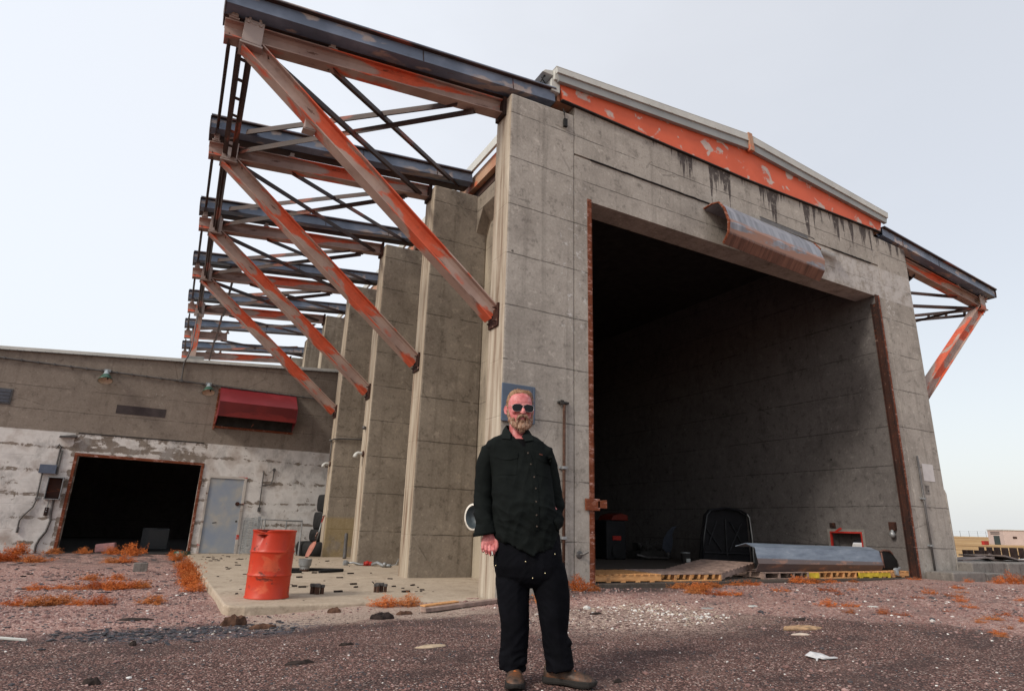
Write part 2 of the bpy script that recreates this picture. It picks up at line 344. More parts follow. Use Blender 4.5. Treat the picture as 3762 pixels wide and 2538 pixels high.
def axis(lo, hi, a, b, st):
    c = list(np.arange(a, b+1e-6, st)); d = st; v = b
    while v < hi: d *= 1.13; v += d; c.append(v)
    d = st; v = a
    while v > lo: d *= 1.13; v -= d; c.insert(0, v)
    return np.array(c)
ax_, ay_ = axis(-1500, 1500, -11, 15.5, .085), axis(-1500, 1500, -8.2, 3.5, .085)
GX, GY = np.meshgrid(ax_, ay_, indexing='ij')
GZ = gz(GX, GY)
near = np.clip(1-(np.hypot(GX+3, GY+1)-14)/14, 0, 1)
nz = np.zeros_like(GZ)
for i in range(GX.shape[0]):
    for j in range(GX.shape[1]):
        if near[i, j] > 0:
            nz[i, j] = mn.noise((GX[i, j]*.9, GY[i, j]*.9, 1))*.012+mn.noise((GX[i, j]*4.5, GY[i, j]*4.5, 5))*.006
GZ = GZ+nz*near-.004
nx_, ny_ = GX.shape
verts = np.stack([GX.ravel(), GY.ravel(), GZ.ravel()], 1)
ii, jj = np.meshgrid(np.arange(nx_-1), np.arange(ny_-1), indexing='ij'); q = (ii*ny_+jj).ravel()
quads = np.stack([q, q+ny_, q+ny_+1, q+1], 1)
cx = (GX[:-1, :-1]+GX[1:, 1:]).ravel()/2; cy = (GY[:-1, :-1]+GY[1:, 1:]).ravel()/2
isf = (cx > 17)|(cx < -60)|(cy < -40)|(cy > 60)
def gridobj(name, sel, mat):
    qs = quads[sel]; used, inv = np.unique(qs, return_inverse=True)
    me = bpy.data.meshes.new(name); me.from_pydata(verts[used].tolist(), [], inv.reshape(-1, 4).tolist()); me.update()
    me.polygons.foreach_set('use_smooth', [True]*len(me.polygons)); me.materials.append(mat)
    o = bpy.data.objects.new(name, me); COL.objects.link(o); tag(o, kind='structure'); return o
def ground_mat():
    n = NT('pink_gravel_and_old_asphalt'); P = n.P; x, y, z = n.xyz(P)
    wob = n.mul(n.math('SUBTRACT', n.noise(P, .9, 6, .7), .5), 2.2)
    dx = n.math('ADD', x, 4.2); dy = n.math('ADD', y, 6.6)
    d = n.math('POWER', n.math('ADD', n.mul(dx, dx), n.mul(dy, dy)), .5)
    asph = n.ramp_range(n.math('ADD', d, wob), 6.5, 5.9)
    # asphalt: fine chip texture
    cell = n.vor(P, 88, 'Color'); cr = n.xyz(cell)[0]; cell2 = n.vor(P, 38, 'Color'); cr2 = n.xyz(cell2)[1]
    a = n.ramp(cr, [(0, (.030, .018, .017)), (.35, (.082, .046, .041)), (.70, (.170, .088, .074)), (.92, (.30, .18, .155)), (1, (.60, .50, .45))])
    a = n.mix(n.mul(n.ramp_range(n.noise(n.sc(P, .8, 1.5, 1), 1.1, 6, .65), .46, .62), .55), a, (.042, .028, .028))
    a = n.mix(n.mul(n.ramp_range(n.noise(n.sc(P, 1.5, .5, 1, (5, 2, 0)), 1.0, 6, .7), .54, .68), .35), a, (.20, .125, .105))
    g = n.ramp(cr, [(0, (.10, .046, .041)), (.35, (.30, .150, .125)), (.7, (.48, .27, .235)), (.9, (.60, .42, .37)), (1, (.80, .70, .65))])
    g2 = n.ramp(cr2, [(0, (.09, .048, .042)), (.45, (.36, .19, .160)), (.85, (.54, .36, .31)), (1, (.78, .70, .65))])
    g = n.mix(.5, g, g2)
    g = n.mix(n.mul(n.ramp_range(n.noise(P, .8, 5, .7), .44, .70), .5), g, (.125, .082, .078))
    g = n.mix(n.mul(n.ramp_range(n.noise(n.sc(P, .6, 2.2, 1), 1.0, 7, .75), .56, .66), .6), g, (.060, .052, .056))
    c = n.mix(asph, g, a)
    # pale sand in front of the slab, white gravel by the door
    s1 = n.mul(n.ramp_range(n.math('ADD', y, n.mul(n.math('SUBTRACT', n.noise(P, 1.6, 5), .5), .9)), -1.35, -1.0), n.ramp_range(y, .5, .2), n.ramp_range(n.math('ADD', x, n.mul(wob, .3)), -5.3, -4.7), n.ramp_range(x, -1.9, -2.5))
    sand = n.ramp(n.noise(P, 60, 4, .7), [(.3, (.36, .27, .22)), (.7, (.52, .42, .35))])
    c = n.mix(n.mul(s1, n.ramp_range(n.noise(P, 26, 4, .6), .62, .5), .95), c, sand)
    ddx = n.math('ADD', x, 1.0); ddy = n.math('ADD', y, 2.1)
    d2 = n.math('POWER', n.math('ADD', n.mul(ddx, ddx, .55), n.mul(ddy, ddy, 1.2)), .5)
    wg = n.mul(n.ramp_range(n.math('ADD', d2, n.mul(wob, .7)), 1.75, .3), n.ramp_range(cr2, .30, .55))
    c = n.mix(n.mul(wg, .8), c, n.ramp(cr, [(0, (.34, .22, .18)), (1, (.78, .62, .53))]))
    # dark strip against the doorway and black chips by the slab corner
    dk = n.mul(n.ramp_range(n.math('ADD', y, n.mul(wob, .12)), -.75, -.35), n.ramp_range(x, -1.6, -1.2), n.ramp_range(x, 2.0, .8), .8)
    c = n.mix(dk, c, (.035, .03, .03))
    e1 = n.math('ADD', x, 5.45); e2 = n.math('ADD', y, 1.15)
    d3 = n.math('POWER', n.math('ADD', n.mul(e1, e1, .6), n.mul(e2, e2, 2.2)), .5)
    ch = n.mul(n.ramp_range(n.math('ADD', d3, n.mul(wob, .25)), 1.1, .6), n.ramp_range(n.xyz(n.vor(P, 30, 'Color'))[2], .42, .5), .8)
    c = n.mix(ch, c, n.ramp(cr, [(0, (.02, .025, .035)), (1, (.11, .13, .17))]))
    # litter strip in front of the annex
    ls = n.mul(n.ramp_range(y, 7, 10.5), n.ramp_range(x, -4, -5), n.ramp_range(n.noise(n.sc(P, 2, 1.2, 1), 1, 7, .8), .46, .54), .75)
    c = n.mix(ls, c, n.ramp(n.noise(P, 9, 5, .8), [(.42, (.03, .028, .03)), (.60, (.16, .12, .11)), (.66, (.6, .58, .56))]))
    h = n.math('ADD', n.mul(n.vor(P, 88), -.8), n.mul(n.vor(P, 38), -.7))
    n.bump(n.math('ADD', h, n.noise(P, 9, 6, .7)), .9, .02)
    return n.fin(c, .88, 0, .25)
def field_mat():
    n = NT('dry_prairie_grass'); P = n.P
    a = n.noise(n.sc(P, .10, .05, 1), 1, 8, .7); b = n.noise(P, 1.4, 6, .8)
    c = n.ramp(a, [(.36, (.17, .095, .040)), (.48, (.36, .22, .095)), (.62, (.46, .32, .18)), (.75, (.26, .155, .07))])
    c = n.mix(n.mul(n.ramp_range(b, .45, .7), .45), c, (.22, .12, .055))
    n.bump(b, .8, .1); return n.fin(c, .95, 0, .1)
GM = ground_mat()
gridobj('ground', ~isf, GM); gridobj('field', isf, field_mat())
# ------------------------------------------------------------ hangar
HW = 8.605; CX = HW/2; S = 3.58; LEN = 25.6
hg = thing('concrete_hangar', 'huge weathered concrete hangar with open front, orange gable band and steel roof brackets', 'hangar', (CX, 0, 0))
fw_ = MB()
fw_.box(-.35, 0, 0, .5, -.3, 7.56); fw_.box(HW, HW+.35, 0, .5, -.3, 7.56)
fw_.box(0, HW, 0, .5, 6.70, 7.56)
fw_.box(-.35, HW+.35, 0, .5, 7.60, 8.62)
fw_.box(-.3, HW+.3, .045, .455, 7.4, 7.8)
fw_.build('front_wall', M['conc_front'], hg)
sw = MB(); sw.box(-.35, 0, .5, LEN, -.3, 8.40)
sw.build('side_wall', M['conc_fin'], hg)
sr = MB(); sr.box(HW, HW+.35, .5, 1.09, -.3, 8.4); sr.box(HW, HW+.35, 1.92, LEN, -.3, 8.4); sr.box(HW, HW+.35, 1.09, 1.92, -.3, .30); sr.box(HW, HW+.35, 1.09, 1.92, 1.10, 8.4)
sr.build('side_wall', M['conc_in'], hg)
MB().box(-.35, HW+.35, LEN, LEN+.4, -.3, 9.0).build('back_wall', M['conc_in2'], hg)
MB().box(.0, .02, .5, LEN, .0, 8.3).build('inner_shade_sheet', M['conc_in2'], hg)  # thin sheet added over the left wall to carry the interior shade
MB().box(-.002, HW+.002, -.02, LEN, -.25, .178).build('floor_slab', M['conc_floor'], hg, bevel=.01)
rv = MB(); rv.box(HW-.006, HW-.001, .0, .5, -.2, 6.699); rv.build('door_reveal', M['conc_in'], hg)  # thin sheet added so the reveal takes the shaded inner tone
MB().prism([(-.2, 8.3), (HW+.2, 8.3), (HW+.2, 8.9), (CX, 9.2), (-.2, 8.9)], 'y', .52, LEN).build('ceiling', M['dark'], hg)  # underside kept near black; interior shade is put into its colour
# roof body
SL = .093
def zt(x, zb=9.05): return zb+SL*(min(x, HW-x)+.68) if True else 0
rf = MB(); rf.prism([(-.66, 8.64), (-.66, 8.98), (CX, 9.40), (HW+.66, 8.98), (HW+.66, 8.64)], 'y', .03, LEN+.5)
roof = rf.build('roof', M['roof_panel'], hg)
gb = MB(); gb.prism([(-.64, 8.625), (-.72, 8.93), (CX, 9.30), (HW+.70, 8.88), (HW+.60, 8.60), (CX, 8.53)], 'y', -.05, .02)
gb.build('gable_band', M['steel_gable'], hg)
MB().prism([(-.66, 8.60), (CX, 8.507), (HW+.62, 8.575), (HW+.62, 8.597), (CX, 8.53), (-.66, 8.622)], 'y', -.06, .02).build('gable_band_lip', M['dark'], hg)
for sgn in (0, 1):
    m = MB(); m2 = MB()
    def X(x): return HW-x if sgn else x
    zr, zl = (9.62, 9.17) if not sgn else (9.62, 9.13)
    zb, zlb = 9.27, (8.91 if not sgn else 8.84)
    zm, zlm = 9.455, (9.06 if not sgn else 8.99)
    m.prism([(X(-.86), zl), (X(-.84), zlm), (X(CX-.02), zm), (X(CX-.02), zr)], 'y', -.17, -.10)
    m.prism([(X(-.86), zl+.001), (X(CX-.02), zr+.001), (X(CX-.02), zr+.016), (X(-.87), zl+.016)], 'y', -.172, .40)
    m2.prism([(X(-.83), zlm-.004), (X(-.79), zlb), (X(CX-.02), zb), (X(CX-.02), zm-.004)], 'y', -.14, -.06)
    if sgn: pass
    for k in range(8):
        xx = -.5+k*.62
        m.lathe((X(xx), -.172, zlm+.02+(zm-zlm)*(xx+.84)/(CX+.84)), [(0, -.008), (.012, -.008), (.012, .008), (0, .008)], 6, (0, 1, 0))
    # side eave
    m.box(min(X(-.86), X(-.80)), max(X(-.86), X(-.80)), -.10, LEN+.5, 8.95, 9.17)
    m.build('roof_flashing_cap', M['flash'], hg, bevel=.004); m2.build('roof_flashing', M['flash2'], hg, bevel=.004)
    e = MB(); e.box(min(X(-.72), X(-.62)), max(X(-.72), X(-.62)), .03, LEN+.5, 8.62, 8.95); e.build('eave_panel', M['roof_panel'], hg)
    d = MB(); d.box(min(X(-.58), X(-.1)), max(X(-.58), X(-.1)), .3, LEN, 8.44, 8.64); d.build('track_housing', M['steel_dark'], hg)
rc = MB().prism([(CX-.05, 9.66), (CX+.08, 9.66), (CX+.12, 9.22), (CX-.01, 9.22)], 'y', -.19, -.09); rc.build('ridge_bracket', M['roof_panel'], hg, bevel=.005)
# cream boxed eave end at the front left corner
ee = MB(); ee.box(-.90, -.72, -.06, .30, 8.72, 8.98); ee.prism([(-1.10, 9.05), (-.86, 9.06), (-.84, 9.18), (-1.04, 9.12)], 'y', -.05, .6); ee.build('eave_end_box', M['flash'], hg, bevel=.006)
tt = MB()
for k in range(14): tt.tube([(-.95+random.uniform(-.08, .05), .02+.05*k, 9.10), (-1.0+random.uniform(-.12, .1), .0+.05*k+random.uniform(-.1, .1), 8.98+random.uniform(-.12, .08))], .012, 4)
tt.build('torn_felt', M['black'], hg)
# buttresses
def fin_mb():
    f = MB(); f.prism([(-1.70, -.3), (-1.70, 8.37), (-.35, 8.42), (-.35, -.3)], 'y', 0, .55); return f
FIN = fin_mb(); fp = MB(); fp.v = list(FIN.v); fp.f = list(FIN.f)
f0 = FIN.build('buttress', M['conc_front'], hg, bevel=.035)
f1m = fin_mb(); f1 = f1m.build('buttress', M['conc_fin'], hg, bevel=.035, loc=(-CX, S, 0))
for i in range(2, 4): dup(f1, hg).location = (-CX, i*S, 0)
for i in range(4, 8):
    pass
tall = MB().prism([(-1.70, 5.2), (-1.70, 8.37), (-.35, 8.42), (-.35, 5.2)], 'y', 0, .55)
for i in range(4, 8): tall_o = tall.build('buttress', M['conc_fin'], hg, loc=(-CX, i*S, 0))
fr = fin_mb().mirror(CX); fr0 = fr.build('buttress', M['conc_front'], hg, bevel=.035)
# notch bitten out of the right buttress edge is modelled as a thicker foot
frb = fin_mb().mirror(CX); fro = frb.build('buttress', M['conc_fin'], hg, bevel=.035, loc=(-CX, S, 0))
for i in range(2, 8): dup(fro, hg).location = (-CX, i*S, 0)
MB().prism([(HW+1.69, -.3), (HW+1.75, -.3), (HW+1.75, 2.02), (HW+1.69, 2.13)], 'y', -.003, .553).build('buttress_foot', M['conc_front'], hg, bevel=.01)
for i in range(0, 7):        # ring beam haunches between the buttresses
    h = MB(); y0 = i*S+.55; y1 = (i+1)*S
    h.prism([(-.35, 7.72), (-.62, 7.98), (-.62, 8.36), (-.35, 8.36)], 'y', y0, y1)
    h.prism([(y0, 7.98), (y0+.30, 7.98), (y0, 7.45)], 'x', -.62, -.352); h.prism([(y1, 7.98), (y1-.30, 7.98), (y1, 7.45)], 'x', -.62, -.352)
    h.build('wall_haunch', M['conc_fin'], hg)
# sloped rails, ties, braces -------------------------------------------------
def ibeam(L, d, fwid, tf=.02, tw=.014):
    m = MB(); m.box(0, L, -fwid/2, fwid/2, d/2-tf, d/2); m.box(0, L, -fwid/2, fwid/2, -d/2, -d/2+tf); m.box(0, L, -tw/2, tw/2, -d/2+tf, d/2-tf)
    k = .022
    for a in (-1, 1):                                  # fillets at the web roots
        for b in (-1, 1):
            m.prism([(a*tw/2, b*(d/2-tf)), (a*(tw/2+k*1.7), b*(d/2-tf)), (a*tw/2, b*(d/2-tf-k*2.2))], 'x', 0, L)
    return m
def place(o, p0, p1, side, parent):
    p0 = Vector(p0); p1 = Vector(p1)
    if side: p0.x = HW-p0.x; p1.x = HW-p1.x
    d = (p1-p0).normalized(); y = Vector((0, 1, 0)); y = (y-d*y.dot(d)).normalized(); z = d.cross(y)
    if z.z < 0: z = -z
    base = wloc(parent)
    m = Matrix(((d.x, y.x, z.x, 0), (d.y, y.y, z.y, 0), (d.z, y.z, z.z, 0), (0, 0, 0, 1)))
    m.translation = p0-base
    o.matrix_basis = m
def member(name, mb, mat, p0, p1, side, parent, bevel=.003):
    o = mb.build(name, mat, None, bevel=bevel); o.parent = parent; place(o, p0, p1, side, parent); return o
def sub(name, mb, mat, side, parent_member, y0, bevel=.004, smooth=False):
    """a sub-part given in hangar coordinates, hung under a rotated member"""
    if side: mb.mirror(CX)
    mb.v = [(v[0], v[1]+y0, v[2]) for v in mb.v]
    o = mb.build(name, mat, None, bevel=bevel, smooth=smooth); o.parent = parent_member
    mm = Matrix.Translation(wloc(hg)) @ parent_member.matrix_basis
    o.matrix_basis = mm.inverted(); return o
def truss(side, i):
    y = i*S+.33; Y0 = i*S
    up_t, up_r = (0, 0) if i == 0 else (.085, .17)
    ti = lambda x: 7.765+up_t+(x+6.27)*.0995      # tie centre line
    ra = lambda x: 8.09+up_r+(x+6.29)*.103        # rail face centre
    full = (i < 4) or side
    # rail beam: channel with blue face, soffit and rear beam
    L = 5.55; m = MB()
    m.box(0, L, -.33, -.315, -.105, .11); m.box(0, L, -.40, -.04, .128, .15); m.box(0, L, -.315, -.06, -.105, -.088); m.box(0, L+.25, -.06, .14, .09, .105)
    rb = member('rail_beam', m, M['rail_blue'], (-6.31, y, ra(-6.31)), (-.80, y, ra(-.80)), side, hg)
    m = ibeam(L, .20, .24); m.v = [(v[0], v[1]+.04, v[2]-.015) for v in m.v]
    rear = m.build('rear_beam', M['steel_dark'], None, bevel=.002); rear.parent = rb
    tf = MB(); tf.box(0, L, -.40, -.30, .11, .128); c = tf.build('top_flange', M['steel_dark'], None); c.parent = rb
    c = MB().box(-.012, 0, -.36, .16, -.12, .128).build('end_plate', M['steel_dark'], None); c.parent = rb
    for q_ in (.9, 2.6): c = MB().box(L-q_, L-q_+.015, -.336, -.33, -.1, .1).build('splice_strip', M['steel_dark'], None); c.parent = rb
    # tie beam
    x1 = -1.74
    if i == 5 and not side: x1 = -4.75
    Lt = math.hypot(x1+6.27, ti(x1)-ti(-6.27))
    tb = member('tie_beam', ibeam(Lt, .285, .22), M['steel_tie'], (-6.27, y, ti(-6.27)), (x1, y, ti(x1)), side, hg)
    if x1 == -1.74: sub('wall_plate', MB().box(-1.76, -1.70, -.16, .16, ti(-1.7)-.21, ti(-1.7)+.17), M['rust_brown'], side, tb, y)
    g = MB(); zc = ti(-5.9)
    g.box(-6.03, -5.76, -.155, -.135, zc-.20, zc+.19)
    g.tube([(-5.895+.075*math.cos(a), -.145, zc+.20+.075*math.sin(a)) for a in [2*math.pi*k/14 for k in range(14)]], .022, 6, closed=True)
    for bx in (-5.98, -5.81): g.lathe((bx, -.155, zc+.13), [(0, -.02), (.022, -.02), (.022, .0), (0, 0)], 8, (0, 1, 0))
    g.box(-6.05, -5.74, -.15, .15, zc-.235, zc-.20)
    sub('gusset_plate', g, M['steel_plate'], side, tb, y)
    g = MB(); zc2 = ti(-6.18)+.155
    g.box(-6.24, -6.10, -.13, .06, zc2, zc2+.03); g.box(-6.215, -6.12, -.15, -.11, zc2+.02, zc2+.16); g.box(-6.20, -6.14, -.11, .04, zc2+.03, zc2+.03+.06+up_r-up_t)
    for bx in (-6.19, -6.15):
        for bz in (.06, .12): g.lathe((bx, -.155, zc2+bz), [(0, -.01), (.012, -.01), (.012, .006), (0, .006)], 6, (0, 1, 0))
    g.box(-4.80, -4.72, -.10, .04, ti(-4.76)+.15, ti(-4.76)+.25); g.box(-4.83, -4.69, -.12, .06, ti(-4.76)+.15, ti(-4.76)+.165)
    if i in (3, 4, 5, 6) and not side:
        zz = ti(-5.15)+.155
        g.prism([(-5.36, zz), (-5.30, zz+.05), (-5.26, zz+.14), (-5.04, zz+.14), (-5.0, zz+.05), (-4.94, zz)], 'y', -.12, .10)
        g.lathe((-5.15, -.12, zz+.20), [(0, 0), (.09, 0), (.11, .05), (.11, .16), (.09, .22), (0, .22)], 14, (0, 1, 0))
    sub('bearing_block', g, M['steel_plate'], side, tb, y)
    if full:
        p0 = Vector((-5.93, y, 7.66+up_t)); p1 = Vector((-1.735, y, 4.265))
        dg = member('diagonal_brace', ibeam((p1-p0).length, .27, .235, .022), M['steel_diag'], p0, p1, side, hg)
        f = MB(); f.box(-1.735, -1.70, -.165, .165, 4.06, 4.45)
        for bz in (4.14, 4.36): f.lathe((-1.735, -.12, bz), [(0, -.07), (.014, -.07), (.014, 0), (0, 0)], 6, (1, 0, 0)); f.lathe((-1.735, .12, bz), [(0, -.04), (.014, -.04), (.014, 0), (0, 0)], 6, (1, 0, 0))
        sub('base_plate', f, M['rust_brown'], side, dg, y)
        if i == 0 and not side:
            b = MB(); b.prism([(-5.01, 6.86), (-4.99, 6.58), (-4.85, 6.58), (-4.85, 6.74)], 'y', -.03, -.015); b.box(-5.02, -4.84, -.03, .12, 6.57, 6.60); b.prism([(-5.01, 6.86), (-5.0, 6.86), (-4.985, 6.6), (-4.995, 6.6)], 'y', -.03, .12)
            sub('small_bracket', b, M['steel_plate'], side, dg, y)
def angle(name, p0, p1, side, w=.11, mat='steel_dark', dbl=False):
    p0, p1 = Vector(p0), Vector(p1); L = (p1-p0).length; m = MB()
    if dbl:
        m.box(0, L, -w*.95, -w*.32, -.006, .006); m.box(0, L, w*.32, w*.95, -.006, .006)
        m.box(0, L, -w*.36, -w*.26, -.04, .006); m.box(0, L, w*.26, w*.36, -.04, .006)
        k = int(L/.5)
        for j in range(k+1): m.box(L*j/k-.04, L*j/k+.04, -w*.4, w*.4, -.012, -.006)
    else:
        m.box(0, L, -w/2, w/2, -.006, .006); m.box(0, L, -w/2, -w/2+.012, -w*.8, -.006)
    return member(name, m, M[mat], p0, p1, side, hg, 0)
for i in range(0, 7): truss(0, i)
for i in range(0, 7): truss(1, i)
for sd in (0, 1):
    for i in range(0, 6):
        y0 = i*S+.33; y1 = y0+S
        if sd == 0 and i >= 4: 
            angle('cross_brace', (-6.0, y1, 8.12), (-2.0, y0, 8.06), sd, .1); angle('cross_brace', (-5.0, y0, 7.85), (-1.2, y1, 8.6), sd, .1); angle('edge_brace', (-6.2, y0, 7.62), (-6.2, y1, 8.15), sd, .13, dbl=True); continue
        # two stacked crosses between neighbouring brackets
        e0 = 0 if i == 0 else .09; e1 = .09; r0_ = 0 if i == 0 else .12; r1_ = .12
        angle('cross_brace', (-5.9, y1, 8.22+r1_), (-2.55, y0, 8.02+e0), sd, .13); angle('cross_brace', (-5.75, y1, 7.90+e1), (-2.25, y0, 7.98+e0), sd, .13)
        angle('cross_brace', (-4.75, y0, 7.78+e0), (-1.05, y1, 8.62+r1_), sd, .12); angle('cross_brace', (-5.70, y0, 7.62+e0), (-1.95, y1, 8.15+e1), sd, .13)
        angle('edge_brace', (-6.2, y0, 7.62+e0), (-6.2, y1, 8.15+r1_), sd, .13, dbl=True)
        angle('edge_brace', (-5.97, y0, 7.78+e0), (-5.90, y1, 7.68+e1), sd, .13, dbl=True)
# door jamb steel
def rust_strip(x0, x1, y0, y1, z0, z1, mat='rust', n=70):
    m = MB(); m.box(x0, x1, y0, y1, z0, z1); o = m.build('door_jamb', M[mat], hg, bevel=.004); return o
j = MB(); j.box(-.075, .008, -.014, -.002, .16, 6.74); j.box(.002, .016, -.014, .12, .16, 6.74); jl = j.build('door_jamb', M['rust'], hg); jl['label'] = 'rusty steel strip down the left door edge'
j = MB(); j.box(-.17, .10, -.045, -.014, 1.26, 1.44); j.box(.06, .24, -.045, -.03, 1.30, 1.41); j.prism([(.06, 1.41), (.24, 1.43), (.24, 1.415), (.06, 1.39)], 'y', -.045, .09); k = j.build('door_stop_bracket', M['rust'], hg, bevel=.004)
j = MB(); j.box(HW-.012, HW-.001, -.03, .11, .16, 6.5); j.box(HW-.06, HW-.012, .09, .11, .16, 6.5)
j.build('door_guide_channel', M['rust_brown'], hg)
j = MB(); j.box(HW-.02, HW+.075, -.03, -.002, .16, 6.72); k = j.build('door_jamb', M['rust_brown'], hg)
j = MB(); j.box(HW+.075, HW+.125, -.035, -.002, .16, 6.72); k = j.build('door_jamb', M['rust'], hg)
# square hole in the right wall with red frame and a round far port
fr_ = MB(); X0 = HW-.022
fr_.box(X0, HW-.001, 1.03, 1.10, .30, 1.16); fr_.box(X0, HW-.001, 1.91, 1.98, .30, 1.16); fr_.box(X0, HW-.001, 1.10, 1.91, 1.10, 1.16)
fr_.build('port_surround', M['conc_block'], hg)
M['red'] = plain('dull_red_paint', (.33, .020, .014), .6, 0, .35, 5)
fr_ = MB(); fr_.box(X0-.008, HW+.03, 1.095, 1.13, .30, 1.10); fr_.box(X0-.008, HW+.03, 1.88, 1.915, .30, 1.10); fr_.box(X0-.008, HW+.03, 1.13, 1.88, 1.062, 1.10)
fr_.prism([(1.78, 1.10), (1.70, 1.10), (1.58, 1.16), (1.60, 1.19), (1.66, 1.18)], 'x', X0-.012, X0-.002)
fr_.build('port_frame', M['red'], hg)
pl = MB(); n = 40; cy_, cz_, rad = 1.40, .72, .235
outer = []; inner = []
for k in range(n):
    t = 2*math.pi*k/n; c_, s_ = math.cos(t), math.sin(t); q_ = max(abs(c_), abs(s_))
    outer.append((cy_+c_/q_*.56, cz_+s_/q_*.46)); inner.append((cy_+c_*rad, cz_+s_*rad))
pl.v = [(HW+.34, a, b) for a, b in outer]+[(HW+.34, a, b) for a, b in inner]+[(HW+.37, a, b) for a, b in outer]+[(HW+.37, a, b) for a, b in inner]
pl.f = [(k, (k+1) % n, n+(k+1) % n, n+k) for k in range(n)]+[(2*n+k, 2*n+(k+1) % n, 3*n+(k+1) % n, 3*n+k) for k in range(n)]+[(n+k, n+(k+1) % n, 3*n+(k+1) % n, 3*n+k) for k in range(n)]
pl.build('round_port_plate', M['conc_in'], hg)

# ------------------------------------------------------------ annex
AY = 12.45
an = thing('concrete_annex', 'low grey concrete annex with peeling white lower wall left of the hangar', 'building', (-8, AY, 0))
def zr_(x): return 5.16+(x+10.45)*.0735
a = MB(); a.box(-22, -8.18, AY, AY+.35, -.3, 2.52); a.box(-5.12, -4.86, AY, AY+.35, -.3, 2.52); a.box(-4.86, -3.84, AY, AY+.35, 2.15, 2.52); a.box(-3.84, -.35, AY, AY+.35, -.3, 2.52); a.box(-4.86, -3.84, AY, AY+.35, -.3, .0)
a.prism([(-22, 2.52), (-.35, 2.52), (-.35, zr_(-.35)), (-22, zr_(-22))], 'y', AY, AY+.35)
a.build('wall', M['conc_annex'], an)
b = MB(); b.box(-22, -21.65, AY+.35, 27, -.3, 4.2); b.box(-22, -.36, 26.7, 27, -.3, 4.2); b.build('rear_wall', M['conc_in'], an)
MB().box(-21.6, -.36, AY+.01, 26.7, -.2, -.005).build('floor_slab', M['dark'], an)
r = MB(); r.prism([(-22.1, zr_(-22.1)), (-.36, zr_(-.36)), (-.36, zr_(-.36)+.10), (-22.1, zr_(-22.1)+.10)], 'y', AY-.05, 27.1)
r.build('roof', M['flash'], an, bevel=.006)
r = MB(); r.prism([(-22.1, zr_(-22.1)-.012), (-.36, zr_(-.36)-.012), (-.36, zr_(-.36)), (-22.1, zr_(-22.1))], 'y', AY-.065, AY-.045)
for k in range(60):
    x = -10.4+k*.155+random.uniform(-.04, .04); r.box(x, x+.02, AY-.072, AY-.05, zr_(x)-.02, zr_(x)+.008)
r.build('roof_drip_edge', M['galv_dark'], an)
r = MB(); r.prism([(-6.02, zr_(-6)+.10), (-5.55, zr_(-5.5)+.10), (-5.55, zr_(-5.5)+.22), (-6.02, zr_(-6)+.22)], 'y', AY+.05, AY+.6)
r.build('roof_curb', M['flash2'], an, bevel=.01)
f = MB(); f.box(-8.255, -8.18, AY-.03, AY+.05, -.1, 2.585); f.box(-5.12, -5.05, AY-.03, AY+.05, -.1, 2.53); f.prism([(-8.18, 2.505), (-8.18, 2.585), (-5.12, 2.53), (-5.12, 2.462)], 'y', AY-.03, AY+.05)
fo = f.build('doorway_frame', M['rust'], an, bevel=.004)
dk = MB(); dk.box(-8.28, -5.15, AY-.012, AY+.01, 3.105, 3.135); dk.build('wall_slot', M['dark'], an)
dk = MB(); dk.box(-7.53, -6.29, AY-.006, AY+.01, 3.755, 4.0); M['brown_board'] = plain('dark_board_infill', (.045, .035, .036), .8, 0, .5, 3); dk.build('boarded_vent', M['brown_board'], an)
v = MB(); v.box(-10.6, -9.92, AY-.02, AY+.02, 3.72, 4.14); v.build('louvre_frame', M['galv_dark'], an, bevel=.004)
v = MB()
for k in range(4): v.box(-10.56, -9.96, AY-.035, AY-.02, 3.765+k*.09, 3.765+k*.09+.075)
v.build('louvre', plain('grey_louvre', (.07, .075, .095), .5, .2, .3, 6), an)
# steel door
sd_ = NT('blue_grey_steel_door'); f_ = sd_.noise(sd_.P, 2.3, 5, .55); c_ = sd_.ramp(f_, [(.34, (.225, .265, .335)), (.52, (.27, .295, .33)), (.70, (.37, .35, .32))])
c_ = sd_.mix(sd_.mul(sd_.ramp_range(sd_.noise(sd_.P, 6, 8, .8), .62, .7), .6), c_, (.30, .13, .09)); MD = sd_.fin(c_, .55, .0, .4)
d = MB(); d.box(-4.82, -3.885, AY+.0, AY+.05, .005, 2.12); do = d.build('steel_door', MD, an, bevel=.004)
k = MB(); k.lathe((-3.985, AY, 1.41), [(0, -.03), (.055, -.03), (.06, 0)], 14, (0, 1, 0)); k.obox((-3.90, AY-.03, 1.40), (1, 0, -.05), .17, .02, .03); k.build('door_handle', M['rust_brown'], do)
k = MB(); k.lathe((-3.945, AY, .906), [(0, -.004), (.03, -.004), (.03, .004), (0, .004)], 12, (0, 1, 0)); k.obox((-4.53, AY-.002, .855), (1, 0, .15), .11, .008, .022); k.build('door_slot', M['dark'], do)
f = MB(); f.box(-4.885, -4.82, AY-.025, AY+.05, 0, 2.20); f.box(-3.885, -3.81, AY-.025, AY+.05, 0, 2.19); f.box(-4.82, -3.885, AY-.025, AY+.05, 2.125, 2.20)
f.build('door_frame', steel('red_flaking_door_frame', (.46, .43, .40), (.34, .31, .29), (.48, .035, .02), .37, .10, sc=1.5, along=.5), an, bevel=.004)
